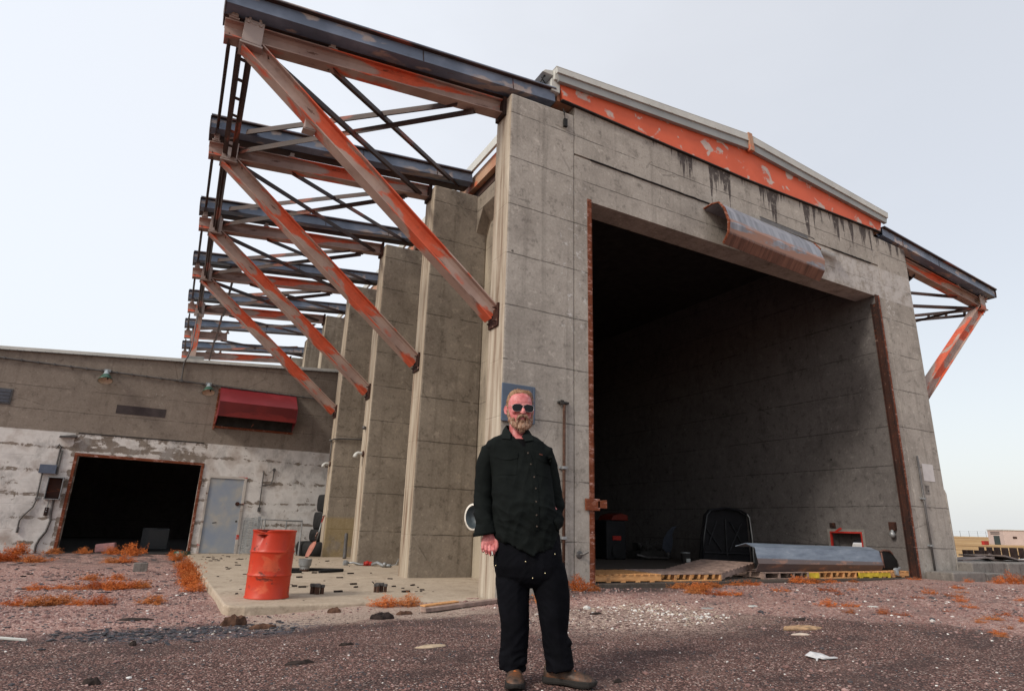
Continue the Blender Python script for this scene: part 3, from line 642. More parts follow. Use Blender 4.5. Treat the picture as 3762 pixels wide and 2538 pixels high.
# red hood over the steel door
M['redhood'] = steel('sky_lit_red_paint', (.20, .020, .026), (.16, .014, .018), (.26, .05, .07), .42, .03, sc=.8, rough=.36, darkv=(.06, .006, .006))  # lighter red: sky light on the sloping top is in the colour
h = MB(); prof = [(AY-.62, 3.90), (AY-.62, 4.33), (AY-.0, 4.86), (AY-.0, 4.83), (AY-.595, 4.315), (AY-.595, 3.90)]
hx0, hx1 = -4.93, -2.72
rh = thing('red_roller_hood', 'red metal hood on the annex wall above the white patch', 'hood', (-3.8, AY, 3.9))
h.prism(prof, 'x', hx0, hx1); h.prism([(AY-.62, 3.90), (AY-.62, 4.33), (AY, 4.86), (AY, 3.68)], 'x', hx0-.02, hx0); h.prism([(AY-.62, 3.90), (AY-.62, 4.33), (AY, 4.86), (AY, 3.68)], 'x', hx1, hx1+.02)
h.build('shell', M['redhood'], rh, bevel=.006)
MB().box(hx0+.002, hx1-.002, AY-.628, AY-.621, 3.885, 4.325).build('shaded_front_panel', steel('shaded_red_paint', (.115, .006, .005), (.085, .004, .004), (.16, .012, .01), .40, .03, sc=.9, rough=.5, darkv=(.05, .004, .004)), rh, bevel=.002)  # panel added to darken the front; its shade is in the colour
e = MB(); e.box(hx0, hx1, AY-.03, AY-.001, 3.66, 4.7); e.tube([(hx0+.02, AY-.3, 4.15), (hx1-.02, AY-.3, 4.15)], .18, 14); e.build('roller', M['dark'], rh)
e = MB(); e.box(hx0-.07, hx0-.02, AY-.07, AY-.001, 3.55, 4.80); e.box(hx0-.02, hx1+.05, AY-.05, AY-.001, 3.60, 3.66); e.box(hx0+1.0, hx0+1.02, AY-.5, AY-.02, 3.72, 3.75); e.build('mounting_rail', M['rust'], rh)
# ------------------------------------------------------------ wall lamps
def wall_lamp(x, zt_, sc_, label):
    L = thing('wall_lamp', label, 'lamp', (x, AY, zt_), 'green rimmed lamps along the annex conduit')
    def W(q): return (x+q[0], AY-.02+q[1], zt_+q[2])
    m = MB(); m.tube([W((0, .02, -.02)), W((0, -.10, .0)), W((0, -.20, -.03))], .022, 8); m.box(x-.08, x+.08, AY-.07, AY-.002, zt_-.05, zt_+.04); m.build('wall_bracket', M['galv'], L, smooth=False)
    ax = Vector((.08, -.42, -1)).normalized(); c = Vector(W((0, -.19, -.02)))
    m = MB(); m.lathe(c, [(.03, 0), (.045, .03), (.085, .16*sc_), (.09, .17*sc_)], 24, ax); m.build('lamp_cap', plain('lamp_grey', (.30, .34, .36), .4, .4, .2, 8), L, smooth=True)
    m = MB(); m.lathe(c, [(.092, .165*sc_), (.115, .20*sc_), (.165, .30*sc_), (.185, .345*sc_), (.178, .345*sc_), (.155, .295*sc_), (.10, .20*sc_)], 28, ax, caps=False)
    sh = m.build('lamp_shade', plain('lamp_green_enamel', (.020, .070, .045), .35, 0, .2, 8, .5), L, smooth=True)
    m = MB(); m.lathe(c, [(.174, .343*sc_), (.150, .293*sc_), (.095, .20*sc_), (.002, .19*sc_)], 28, ax, caps=False); m.build('reflector', plain('cream_enamel', (.58, .48, .38), .4, 0, .1, 8), sh, smooth=True)
    m = MB(); m.obox(c+ax*.26*sc_+Vector((.05, 0, .02)), ax, .09, .03, .05); m.build('broken_socket', M['dark'], sh)
wall_lamp(-7.93, 4.93, 1.05, 'wall lamp hanging alone between louvre and red hood, larger of the two')
wall_lamp(-5.30, 4.90, .95, 'wall lamp tight against the left end of the red hood')
# conduit runs
def tubes(name, label, cat, runs, mat, r=.018, group=None, extra=None, parent=None):
    m = MB()
    for p in runs: m.tube(p, r, 8)
    if extra: extra(m)
    o = m.build(name, mat, None, smooth=False, auto=35); tag(o, label, cat, group); return o
def clips(m):
    for k in range(24):
        x = -10.3+k*.39; m.box(x, x+.03, AY-.075, AY-.01, 4.925+(-x-10.4)*.009-.0-.01, 4.975+(-x-10.4)*.009)
zc_ = lambda x: 4.94-(x+10.4)*.0125
tubes('conduit', 'long thin conduit running along the annex wall under the roof edge', 'conduit', [[(-14, AY-.04, zc_(-14)), (-1.72, AY-.04, zc_(-1.72))], [(-6.05, AY-.05, 4.90), (-6.06, AY-.05, 5.45), (-6.0, AY-.13, 5.62), (-5.93, AY-.1, 5.95), (-5.93, 13.2, 6.3), (-5.93, 14.55, 7.7)]], M['galv_dark'], .020,
      extra=lambda m: ([m.box(-10.3+k*.37, -10.27+k*.37, AY-.07, AY-.01, zc_(-10.3+k*.37)-.03, zc_(-10.3+k*.37)+.03) for k in range(24)], m.box(-6.11, -6.0, AY-.08, AY-.01, 4.86, 4.93)))
# post on the annex roof carrying the rear brackets
po = thing('roof_post', 'peeling orange steel post standing on the annex roof edge under the brackets', 'post', (-5.87, 14.85, 5.6))
pm_ = ibeam(7.62-5.45, .22, .19); o = pm_.build('column', M['steel_diag'], None); o.parent = po
o.matrix_basis = Matrix(((0, 1, 0, 0), (0, 0, 1, 0), (1, 0, 0, -.1), (0, 0, 0, 1)))
MB().box(-6.05, -5.70, 14.7, 15.05, 5.45, 5.49).build('foot_plate', M['rust_brown'], po)
tubes('pulley_rod', 'thin dark rod hanging down through the rear bracket pulleys', 'rod', [[(-5.15, i*S+.33, 7.9+.35), (-5.15, (i+1)*S+.2, 7.75)] for i in (3, 4, 5)], M['steel_dark'], .035)
# electrical boxes by the big doorway
eb = thing('grey_junction_box', 'closed blue grey junction box left of the annex doorway', 'junction box', (-8.76, AY, 2.0))
m = MB(); m.box(-8.93, -8.58, AY-.14, AY-.001, 2.0, 2.21); M['bluebox'] = plain('blue_grey_box', (.085, .105, .15), .5, .1, .2, 7); m.build('box', M['bluebox'], eb, bevel=.008)
m = MB(); m.box(-8.94, -8.57, AY-.155, AY-.14, 1.99, 2.22); m.build('lid', M['bluebox'], eb, bevel=.004)
ob = thing('open_fuse_box', 'open fuse box with rusty brown inside beside the annex doorway', 'fuse box', (-8.53, AY, 1.33))
m = MB(); x0, x1, z0, z1 = -8.70, -8.355, 1.33, 1.91
for bx in ((x0, x0+.018, z0, z1), (x1-.018, x1, z0, z1), (x0, x1, z0, z0+.018), (x0, x1, z1-.018, z1)): m.box(bx[0], bx[1], AY-.15, AY-.001, bx[2], bx[3])
m.build('casing', M['galv'], ob, bevel=.002); MB().box(x0+.02, x1-.02, AY-.02, AY-.003, z0+.02, z1-.02).build('back_panel', M['rust_brown'], ob)
sb = thing('small_switch_box', 'small rusty switch box under the open fuse box', 'switch', (-8.58, AY, .9))
m = MB(); m.box(-8.63, -8.55, AY-.08, AY-.001, .92, 1.13); m.build('box', M['rust_brown'], sb, bevel=.01)
m = MB(); [m.lathe((-8.59, AY-.08, z), [(0, -.012), (.014, -.012), (.014, 0), (0, 0)], 8, (0, 1, 0)) for z in (1.03, 1.09)]; m.tube([(-8.59, AY-.03, 1.13), (-8.59, AY-.03, 1.32)], .012, 6); m.build('buttons', M['galv'], sb)
tubes('flexible_conduit', 'crooked conduit from the closed junction box ending in mid wall', 'conduit', [[(-8.87, AY-.03, 2.0), (-8.86, AY-.03, 1.3), (-8.90, AY-.03, 1.12), (-9.06, AY-.03, .90), (-9.11, AY-.03, .78), (-9.10, AY-.03, .50)]], M['galv_dark'], .019, extra=lambda m: (m.box(-8.89, -8.80, AY-.05, AY-.005, 1.31, 1.37), m.tube([(-9.10, AY-.03, .62), (-9.10, AY-.03, .48)], .027, 8)))
tubes('flexible_conduit', 'curved conduit from the open fuse box down to the ground', 'conduit', [[(-8.49, AY-.03, 1.33), (-8.48, AY-.03, 1.0), (-8.455, AY-.03, .8), (-8.50, AY-.03, .52), (-8.60, AY-.03, .33), (-8.64, AY-.03, .18), (-8.63, AY-.03, -.03)]], M['galv_dark'], .026)
tubes('door_track_piece', 'short rail and bent pipe hanging left of the annex doorway', 'rail', [[(-8.60, AY-.04, 2.02), (-8.60, AY-.04, 2.72), (-8.64, AY-.04, 2.78), (-8.70, AY-.04, 2.66)]], M['galv_dark'], .022, extra=lambda m: m.box(-8.565, -8.53, AY-.05, AY-.002, 1.98, 2.62))
aw = MB(); aw.prism([(-8.68, 2.955), (-8.30, 2.985), (-8.28, 3.02), (-8.34, 3.045), (-8.66, 3.0)], 'y', AY-.16, AY-.001); tag(aw.build('bent_metal_flap', M['galv_dark'], None, bevel=.004), 'small bent metal flap above the corner of the annex doorway', 'flap')
tubes('wall_conduit', 'black U shaped conduit on the white wall right of the steel door', 'conduit', [[(-3.375, AY-.03, 2.42), (-3.36, AY-.03, 1.30)], [(-3.08, AY-.03, 2.44), (-3.08, AY-.03, 2.18), (-3.13, AY-.03, 2.03), (-3.22, AY-.03, 1.99), (-3.37, AY-.03, 1.98)]], M['galv_dark'], .017, extra=lambda m: (m.lathe((-3.08, AY-.03, 2.47), [(0, -.02), (.05, -.02), (.05, .03)], 8, (0, 1, 0)), m.box(-3.40, -3.32, AY-.06, AY-.005, 1.21, 1.33)))
# wire cage and tubular rack at the wall
cg = thing('mesh_panel_crate', 'grey expanded metal panel leaning beside the steel door', 'panel', (-3.55, 12.1, 0))
m = MB()
for k in range(22):
    z = .03+k*.045; m.tube([(-3.74, 12.2-.0, z), (-3.42, 11.95, z+.045)], .010, 4); m.tube([(-3.74, 12.2, z+.045), (-3.42, 11.95, z)], .010, 4)
for k in range(9): m.tube([(-3.74+.04*k, 12.2-.031*k, .02), (-3.74+.04*k, 12.2-.031*k, .93)], .004, 4)
m.build('wire_mesh', M['galv'], cg); m = MB(); m.tube([(-3.75, 12.21, 0), (-3.75, 12.21, .95), (-3.40, 11.94, 1.06), (-3.40, 11.94, 0)], .018, 6); m.box(-3.40, -3.33, 11.90, 11.92, .0, 1.06); m.build('panel_frame', M['galv'], cg)
tubes('pipe_rack', 'galvanised pipe rack frame standing behind the orange drum', 'rack', [[(-3.30, 11.2, .02), (-3.30, 11.2, .985), (-2.28, 11.2, .97), (-2.28, 11.2, .02)], [(-3.30, 11.9, .02), (-3.30, 11.9, .99), (-2.60, 11.9, .97), (-2.60, 11.9, .02)], [(-3.30, 11.2, .985), (-3.30, 11.9, .99)], [(-2.28, 11.2, .97), (-2.60, 11.9, .97)]], M['galv'], .026)

# ------------------------------------------------------------ slab in front of the buttresses
pd = MB(); ptsx = [(-5.12, AY), (-5.12, .42), (-5.08, .25), (-4.9, .19), (-3.2, .15), (-2.4, .06), (-1.72, -.02), (-1.72, .56), (-.36, .56), (-.36, AY)]
pd.prism(ptsx, 'z', -.28, 0); tag(pd.build('concrete_slab', M['conc_pad'], None, bevel=.022), 'pale raised concrete slab under the orange drum, left of the buttresses', 'slab')
# ------------------------------------------------------------ orange drum
M['drum'] = steel('orange_drum_paint', (.46, .034, .010), (.38, .026, .009), (.55, .085, .035), .36, .10, sc=1.6, along=1.0, rough=.42, rustc=(.10, .02, .012), darkv=(.17, .016, .010))
dr = thing('oil_drum', 'dented orange oil drum standing near the front of the slab', 'drum', (-4.555, .99, 0))
def drum_prof():
    p = [(.255, .012), (.268, .0), (.280, .004), (.280, .018), (.272, .03)]
    for z0 in (.285, .575): p += [(.272, z0-.03), (.276, z0-.012), (.284, z0), (.276, z0+.012), (.272, z0+.03)]
    return p+[(.272, .80), (.274, .825), (.281, .832), (.281, .846), (.272, .850), (.262, .845), (.260, .80)]
m = MB(); N = 72; rings = []
for (r, h) in drum_prof():
    rg = []
    for k in range(N):
        t = 2*math.pi*k/N; f = 1.0
        dnt = math.exp(-((((t-R(222)+math.pi) % (2*math.pi))-math.pi)/.30)**2)*max(0, min(1, (h-.66)/.17))*.105
        dn2 = math.exp(-((((t-R(318)+math.pi) % (2*math.pi))-math.pi)/.25)**2)*math.exp(-((h-.62)/.10)**2)*.022
        dn3 = .004*mn.noise((math.cos(t)*2, math.sin(t)*2, h*5))
        rg.append((-4.555+(r-dnt-dn2+dn3)*math.cos(t), .99+(r-dnt-dn2+dn3)*math.sin(t), h-dnt*.35))
    rings.append(rg)
m.ring(rings, caps=False)
body = m.build('body', M['drum'], dr, auto=50)
m = MB(); m.lathe((-4.555, .99, 0), [(0, .785), (.262, .79)], 48, caps=False); m.build('lid', M['rust_brown'], dr)
m = MB(); m.lathe((-4.555, .99, 0), [(0, .01), (.262, .011)], 48, caps=False); m.build('base', M['rust_brown'], dr)
# ------------------------------------------------------------ stubs and bits on the slab
M['rustpipe'] = plain('rusty_pipe', (.060, .028, .018), .8, 0, .6, 20)
def stubs(cx, cy, spots, label):
    t = thing('anchor_bolts', label, 'anchor bolts', (cx, cy, 0))
    for (dx, dy, h, r) in spots:
        m = MB(); m.lathe((cx+dx, cy+dy, 0), [(r, 0), (r, h*.72), (r*.8, h*.75), (0, h*.76)], 14); a = m.build('pipe_stub', M['rustpipe'], t)
        m = MB(); m.lathe((cx+dx, cy+dy, 0), [(0, h*.7), (r*1.25, h*.72), (r*1.3, h), (r*1.0, h+.004), (0, h)], 14); m.build('coupling', M['galv_dark'], t)
stubs(-3.86, 1.26, [(-.055, .02, .135, .030), (.0, -.03, .135, .036), (.075, .0, .12, .028), (.02, .06, .13, .03)], 'cluster of four rusty capped pipe stubs right of the drum')
stubs(-2.92, 1.31, [(-.08, .02, .11, .018), (-.05, -.02, .12, .022), (.02, .03, .12, .030), (.07, .0, .11, .024)], 'cluster of thin pipe stubs between drum cluster and orange weeds')
m = MB(); m.tube([(-3.0, 1.33, .12), (-2.87, 1.33, .118)], .012, 6); m.tube([(-3.02, 1.33, .12), (-3.06, 1.31, .15)], .008, 6); tag(m.build('bent_wire', M['galv_dark'], None), 'bent wire lying across the thin pipe stubs', 'wire')
t = thing('floor_pipe', 'grey wide pipe end rising from the slab behind the drum', 'pipe', (-3.22, 5.44, 0))
m = MB(); m.lathe((-3.22, 5.44, 0), [(.09, 0), (.10, .10), (.12, .11), (.135, .24), (.12, .24), (.105, .12)], 20, caps=False); m.build('socket', M['galv'], t, auto=40)
m = MB(); m.lathe((-3.22, 5.44, 0), [(.095, -.01), (.095, .10)], 16); m.build('base', M['rustpipe'], t)
m = MB(); m.lathe((-3.62, 5.30, 0), [(.05, 0), (.05, .13), (.035, .14), (.04, .26), (0, .26)], 12); tag(m.build('small_pipe_stub', M['galv_dark'], None), 'thin dark pipe stub at the right edge of the drum', 'pipe')
tubes('black_hose', 'black rod bent back on itself lying on the slab', 'hose', [[(-3.75, 5.60, .03), (-3.1, 5.56, .03), (-2.62, 5.42, .03), (-2.47, 5.32, .03), (-2.50, 5.23, .03), (-2.72, 5.10, .03), (-3.03, 4.95, .03)]], M['black'], .028)
tubes('floor_bar', 'dark flat bar on the slab behind the drum', 'bar', [[(-3.9, 4.9, .02), (-3.35, 5.05, .02)]], M['black'], .025)
t = thing('pipe_assembly', 'grey pipe with red fittings lying between the buttresses', 'pipe', (-1.5, 6.8, 0))
MB().tube([(-1.90, 7.22, .05), (-1.75, 7.2, .06), (-1.62, 7.1, .03), (-1.40, 6.95, .03)], .022, 8).build('hose', M['galv'], t, smooth=True)
MB().lathe((-1.93, 7.23, .05), [(0, -.05), (.06, -.05), (.07, 0), (.06, .05), (0, .05)], 12, (1, 0, 0)).build('valve', M['galv'], t)
m = MB(); m.ball((-1.48, 6.98, .06), .07, .06, .055, 6); m.tube([(-1.56, 7.0, .05), (-1.38, 6.95, .05)], .045, 8); m.jit(.01, 20).build('red_coupling', M['red'], t)
m = MB(); m.tube([(-1.40, 6.85, .04), (-1.32, 6.7, .09), (-1.25, 6.5, .04), (-1.12, 6.3, .05)], .038, 8); m.tube([(-1.12, 6.3, .05), (-1.02, 6.25, .07), (-.98, 6.2, .20)], .01, 5); m.ball((-1.24, 6.4, .07), .05, .05, .05, 6); m.build('pipe', M['galv'], t, smooth=True)
# tyres ------------------------------------------------------------------
M['tyre'] = plain('black_tyre_rubber', (.010, .010, .011), .75, 0, .35, 14, .3, .3)
M['tyre_tread'] = M['tyre']
def tyre(cx, cy, z0, r, h, label, tilt=0, seed=0):
    m = MB(); n = 56; pr = []
    for k in range(13):
        a = math.pi*k/12-math.pi/2; pr.append((r*(.80)+r*.20*max(0, math.cos(a))**.5, h/2+h/2*math.sin(a)))
    pr = [(r*.5, h*.12)]+[(r*.74, 0)]+pr[1:-1]+[(r*.74, h)]+[(r*.5, h*.88)]
    rings = []
    for j, (q, hh) in enumerate(pr):
        rings.append([(cx+(q-(.012 if (k % 4 < 1 and 3 < j < len(pr)-4) else 0))*math.cos(2*math.pi*k/n+hh*.9), cy+(q-(.012 if (k % 4 < 1 and 3 < j < len(pr)-4) else 0))*math.sin(2*math.pi*k/n+hh*.9), z0+hh+tilt*(math.cos(2*math.pi*k/n))*q) for k in range(n)])
    m.ring(rings, closed=True); o = m.build('tyre', M['tyre'], None, auto=50); tag(o, label, 'tyre', 'black tyres stacked against the annex wall'); return o
tyre(-1.62, 11.55, .0, .68, .40, 'big bottom tyre of the black stack, flat on the slab')
tyre(-1.44, 11.8, .40, .47, .35, 'second tyre from the bottom of the black stack', .01)
tyre(-1.36, 11.8, .75, .48, .51, 'third tyre from the bottom, widest of the upper black ones', .02)
tyre(-1.33, 11.8, 1.26, .45, .51, 'topmost tyre of the black stack against the white wall', -.01)
# shovel, leaning post -----------------------------------------------------
sh = thing('shovel', 'rusty shovel leaning against the last buttress, blade on the slab', 'shovel', (-2.1, 10.7, 0))
m = MB(); m.tube([(-1.93, 10.72, .40), (-1.86, 10.74, .72), (-1.82, 10.76, .95)], [.020, .017, .016], 8); m.build('shaft', M['galv'], sh, smooth=True)
m = MB(); m.tube([(-1.82, 10.76, .95), (-1.775, 10.78, 1.08)], .018, 8); m.tube([(-1.775, 10.78, 1.08), (-1.80, 10.74, 1.15)], .011, 6); m.tube([(-1.775, 10.78, 1.08), (-1.735, 10.80, 1.14)], .011, 6); m.build('grip_fork', M['red'], sh)
MB().tube([(-1.805, 10.735, 1.155), (-1.73, 10.80, 1.145)], .014, 8).build('grip', M['flash'], sh)
m = MB(); m.tube([(-1.93, 10.72, .40), (-1.95, 10.70, .56), (-1.90, 10.73, .68)], .022, 8); m.build('socket', M['rust_brown'], sh)
m = MB()
for (a, z, w_) in [(0, .40, .03), (.06, .36, .09), (.12, .24, .105), (.20, .12, .10), (.27, .02, .085), (.30, .0, .07)]: pass
P0 = Vector((-1.955, 10.71, .42)); P1 = Vector((-2.14, 10.62, .0)); dd = (P1-P0); sx = Vector((.72, -.60, .3)).normalized()*.1; nn = dd.cross(sx).normalized()
grid = []
for j_ in range(7):
    t_ = j_/6; wq = [.35, .95, 1.02, 1.0, .95, .85, .55][j_]
    grid.append([P0+dd*t_+sx*(k-2)/2*wq+nn*(.02*(((k-2)/2)**2)) for k in range(5)])
vv = [p for row in grid for p in row]; n0 = len(vv); vv += [p+nn*.004 for p in vv]
ff = [(j_*5+k, j_*5+k+1, (j_+1)*5+k+1, (j_+1)*5+k) for j_ in range(6) for k in range(4)]; ff += [tuple(i+n0 for i in f[::-1]) for f in ff]
m.add(vv, ff); m.build('blade', plain('pink_rust_blade', (.30, .12, .09), .6, .2, .3, 8), sh, smooth=True)
m = MB(); m.tube([(-1.26, 9.95, .0), (-1.10, 10.62, .64)], .052, 12); tag(m.build('leaning_post', M['galv_dark'], None, auto=40), 'dark round post leaning on the last buttress, beside its foot', 'post')
m = MB(); m.obox((-.93, 10.35, .15), (.10, .35, .32), .42, .10, .02); tag(m.build('board_offcut', plain('pale_board', (.40, .30, .25), .85, 0, .3, 6), None), 'short pale board offcut leaning beside the dark leaning post', 'board')
# fittings on buttress edges -------------------------------------------------
def elbow(x, y, z, label):
    t = thing('pipe_elbow_vent', label, 'vent', (-1.7, y, z), 'downturned pipe elbows on the buttress edges')
    m = MB(); m.tube([(-1.72, y, z), (-1.78, y, z+.01), (-1.84, y, z+.015), (-1.88, y, z-.01), (-1.905, y, z-.05), (-1.91, y, z-.10)], [.045, .042, .042, .045, .052, .060], 14); m.build('elbow', M['flash'], t, smooth=True)
    m = MB(); m.lathe((-1.70, y, z), [(0, -.0), (.075, 0), (.075, .035), (.05, .045), (0, .05)], 14, (-1, 0, 0)); m.build('flange', M['rustpipe'], t)
elbow(-1.9, 7.4, 2.64, 'white pipe elbow vent on the third buttress edge, nearer one')
elbow(-1.9, 10.98, 2.64, 'white pipe elbow vent on the last buttress edge, above the tyres')
tubes('buttress_conduit', 'dark pipe running across the last buttress face then down its edge', 'conduit', [[(-.40, 10.70, 3.44), (-.85, 10.70, 3.43), (-1.55, 10.70, 3.39), (-1.75, 10.72, 3.36), (-1.78, 10.9, 3.34)], [(-1.74, 10.93, 3.34), (-1.74, 10.96, 3.0), (-1.74, 10.97, 2.72)]], M['galv_dark'], .022, extra=lambda m: m.ball((-1.79, 10.9, 3.34), .055, .05, .04, 5))
m = MB(); m.lathe((-1.70, 7.4, 3.30), [(0, 0), (.035, 0), (.05, .05), (.04, .09), (0, .1)], 12, (-1, 0, 0)); tag(m.build('vent_knob', M['galv_dark'], None, smooth=True), 'small dark knob high on the third buttress edge', 'knob')
t = thing('round_wall_lamp', 'round white rimmed lamp bell on the corner buttress behind the man', 'lamp', (-1.7, .3, 1.1))
ax = Vector((-1, -.30, -.02)).normalized(); c0 = Vector((-1.74, .38, 1.105))
m = MB(); m.lathe(c0, [(.06, -.02), (.12, .02), (.165, .10), (.18, .17), (.195, .185), (.195, .20), (.165, .20)], 36, ax, caps=False); m.build('bell', plain('chipped_white_enamel', (.62, .59, .54), .5, 0, .25, 12), t, smooth=True)
m = MB(); m.lathe(c0, [(.166, .20), (.15, .12), (.10, .05), (0, .04)], 36, ax, caps=False); m.build('lens', plain('dark_grey_lens', (.06, .075, .085), .3, .0, .4, 8, .5), t, smooth=True)
# facade fittings --------------------------------------------------------------
t = thing('blue_wall_plate', 'dull blue metal cover plate on the corner buttress behind the man', 'panel', (-1.41, 0, 2.5))
M['blueplate'] = steel('dull_blue_plate', (.085, .115, .165), (.070, .095, .140), (.12, .15, .19), .35, .01, rough=.5, darkv=(.045, .06, .09))
m = MB(); m.box(-1.705, -1.115, -.035, -.002, 2.503, 3.09); m.build('plate', M['blueplate'], t, bevel=.012)
m = MB(); m.box(-1.165, -1.135, -.050, -.035, 2.52, 3.07); m.box(-1.69, -1.135, -.050, -.035, 2.50, 2.535); m.build('raised_edge', M['blueplate'], t, bevel=.006)
def vpipe(x, z0, z1, cl, label, mat, r=.024):
    t = thing('vertical_pipe', label, 'pipe', (x, 0, z0))
    MB().tube([(x, -.05, z0), (x, -.05, z1)], r, 10).build('pipe', mat, t, smooth=True)
    for c in cl: m = MB(); m.box(x-.075, x+.075, -.035, -.001, c-.018, c+.018); m.box(x-.04, x+.04, -.085, -.035, c-.022, c+.022); m.build('pipe_clamp', M['galv'], t, bevel=.004)
vpipe(-.587, .20, 2.86, (1.88, .84), 'brown pipe clamped upright on the corner buttress right of the man', M['rustpipe'])
m = MB(); m.box(-.69, -.49, -.045, -.001, 2.89, 2.925); m.box(-.66, -.60, -.07, -.04, 2.875, 2.94); tag(m.build('wall_bracket', M['dark'], None, bevel=.004), 'small black bracket above the brown pipe', 'bracket')
vpipe(9.255, .12, 2.83, (1.867, .844), 'dark pipe clamped upright beside the right jamb of the hangar door', M['galv_dark'])
m = MB(); m.box(9.485, 9.945, -.006, -.001, 2.28, 2.68); tag(m.build('white_notice_board', plain('faded_white_board', (.52, .50, .50), .7, 0, .12, 4), None, bevel=.002), 'blank whitish board on the wall right of the dark pipe', 'board')
m = MB(); m.box(9.48, 9.64, -.006, -.001, 2.0, 2.17); m.box(9.475, 9.65, -.010, -.006, 2.16, 2.18); m.box(9.475, 9.65, -.010, -.006, 1.985, 2.005); tag(m.build('small_cover_plate', M['conc_block'], None), 'small square grey cover under the blank whitish board', 'panel')
m = MB(); m.tube([(-.27, -.0, .60), (-.24, -.06, .61), (-.17, -.10, .65)], .018, 8); m.ball((-.27, -.005, .60), .06, .02, .06, 6); tag(m.build('cut_pipe_end', M['galv_dark'], None), 'cut black pipe end near the left door jamb', 'pipe')
m = MB(); m.tube([(-.62, -.02, 8.45), (-.60, -.04, 8.30), (-.585, -.04, 8.22)], .010, 6); m.tube([(-.57, -.02, 8.42), (-.62, -.05, 8.30)], .008, 6); m.box(-.62, -.55, -.07, -.02, 8.05, 8.22); tag(m.build('hanging_cable_end', M['black'], None, bevel=.01), 'black cable end hanging under the left end of the orange band', 'cable')
# broken hood over the door
hd = thing('torn_metal_hood', 'torn angular metal hood hanging from the lintel over the hangar door', 'hood', (4.3, 0, 6.5))
prof = [(-.0, 7.40), (-.20, 7.42), (-.40, 7.36), (-.52, 7.17), (-.61, 6.86), (-.57, 6.62), (-.43, 6.44)]
def shell(prof, x0, x1, th, drop, m, nseg=24):
    def off(p, k):
        out = []
        for i, q in enumerate(p):
            a = p[max(i-1, 0)]; b = p[min(i+1, len(p)-1)]; d = Vector((b[0]-a[0], b[1]-a[1])).normalized(); out.append((q[0]+d.y*k, q[1]-d.x*k))
        return out
    inn = off(prof, -th); loop = prof+inn[::-1]; rings = []
    for s_ in range(nseg+1):
        u_ = s_/nseg; x = x0+(x1-x0)*u_; rings.append([(x+.004*mn.noise((i*1.7, u_*8, 3)), p[0]+.004*mn.noise((i*.9, u_*3, 1)), p[1]+drop*u_+.004*mn.noise((i*.7, u_*3, 2))) for i, p in enumerate(loop)])
    m.ring(rings); return m
ms = NT('streaked_zinc_and_rust'); P_ = ms.P
f_ = ms.noise(ms.sc(P_, 1.0, 4, 4), 1.4, 6, .65); ox, oy, oz = ms.xyz(P_)
grey = ms.ramp(ms.noise(ms.sc(P_, 8, 3, .6), 1, 4, .6), [(.35, (.15, .155, .18)), (.65, (.29, .30, .34))]); brn = ms.ramp(ms.noise(ms.sc(P_, 14, 1, 1), 1, 5, .7), [(.35, (.075, .035, .028)), (.7, (.23, .115, .085))])
top = ms.ramp_range(ms.math('ADD', oz, ms.mul(ox, .05)), 7.05, 7.13)
low = ms.ramp_range(ms.math('ADD', oz, ms.mul(ox, .05)), 6.78, 6.83)
mid = ms.mix(ms.ramp_range(f_, .44, .52), grey, (.30, .165, .12))
c_ = ms.mix(low, brn, mid); c_ = ms.mix(top, c_, grey); M['hoodmetal'] = ms.fin(c_, .5, .15, .4)
shell(prof, 2.90, 5.82, .022, -.14, MB()).build('hood_shell', M['hoodmetal'], hd, auto=12)
m = MB(); e_ = [(2.885, p[0]-.01, p[1]) for p in prof]; m.tube(e_, .026, 6); m.jit(.018, 9); m.build('torn_left_edge', M['rust'], hd)
m = MB(); e_ = [(5.84, p[0]-.005, p[1]-.14) for p in prof[1:4]]; m.tube(e_, .024, 6); m.jit(.018, 9); m.build('torn_right_edge', M['rust'], hd)
m = MB(); v = [(4.50, -.10, 7.64), (4.36, -.20, 7.47), (6.06, -.10, 7.60), (5.92, -.20, 7.44)]; m.add(v+[(a, b-.012, c-.012) for a, b, c in v], [(0, 1, 3, 2), (4, 6, 7, 5), (0, 2, 6, 4), (1, 5, 7, 3), (0, 4, 5, 1), (2, 3, 7, 6)]); m.tube([(4.5, -.09, 7.65), (6.06, -.09, 7.61)], .014, 5)
m.tube([(6.06, -.1, 7.6), (6.13, -.16, 7.55), (6.21, -.15, 7.55), (6.19, -.18, 7.51)], .012, 5); tag(m.build('torn_flashing_strip', M['galv_dark'], None), 'loose grey flashing strip sticking out above the torn hood', 'flashing')
m = MB(); v = [(5.95, -.04, 7.50), (5.9, -.18, 7.36), (7.22, -.04, 7.42), (7.13, -.16, 7.30)]; m.add(v+[(a, b-.01, c-.01) for a, b, c in v], [(0, 1, 3, 2), (4, 6, 7, 5), (0, 2, 6, 4), (1, 5, 7, 3), (0, 4, 5, 1), (2, 3, 7, 6)]); tag(m.build('torn_flashing_strip', M['galv'], None), 'flashing strip on the lintel right of the torn hood', 'flashing')
for x0, x1 in ((0.0, 4.35), (7.1, HW)):
    m = MB(); pts = [(x0+(x1-x0)*k/30, -.012+.006*mn.noise((k*.9, 1, 1)), 7.575+.012*mn.noise((k*.7, 4, 2))) for k in range(31)]; m.tube(pts, .018, 5); m.build('joint_sealant', M['black'], hg)
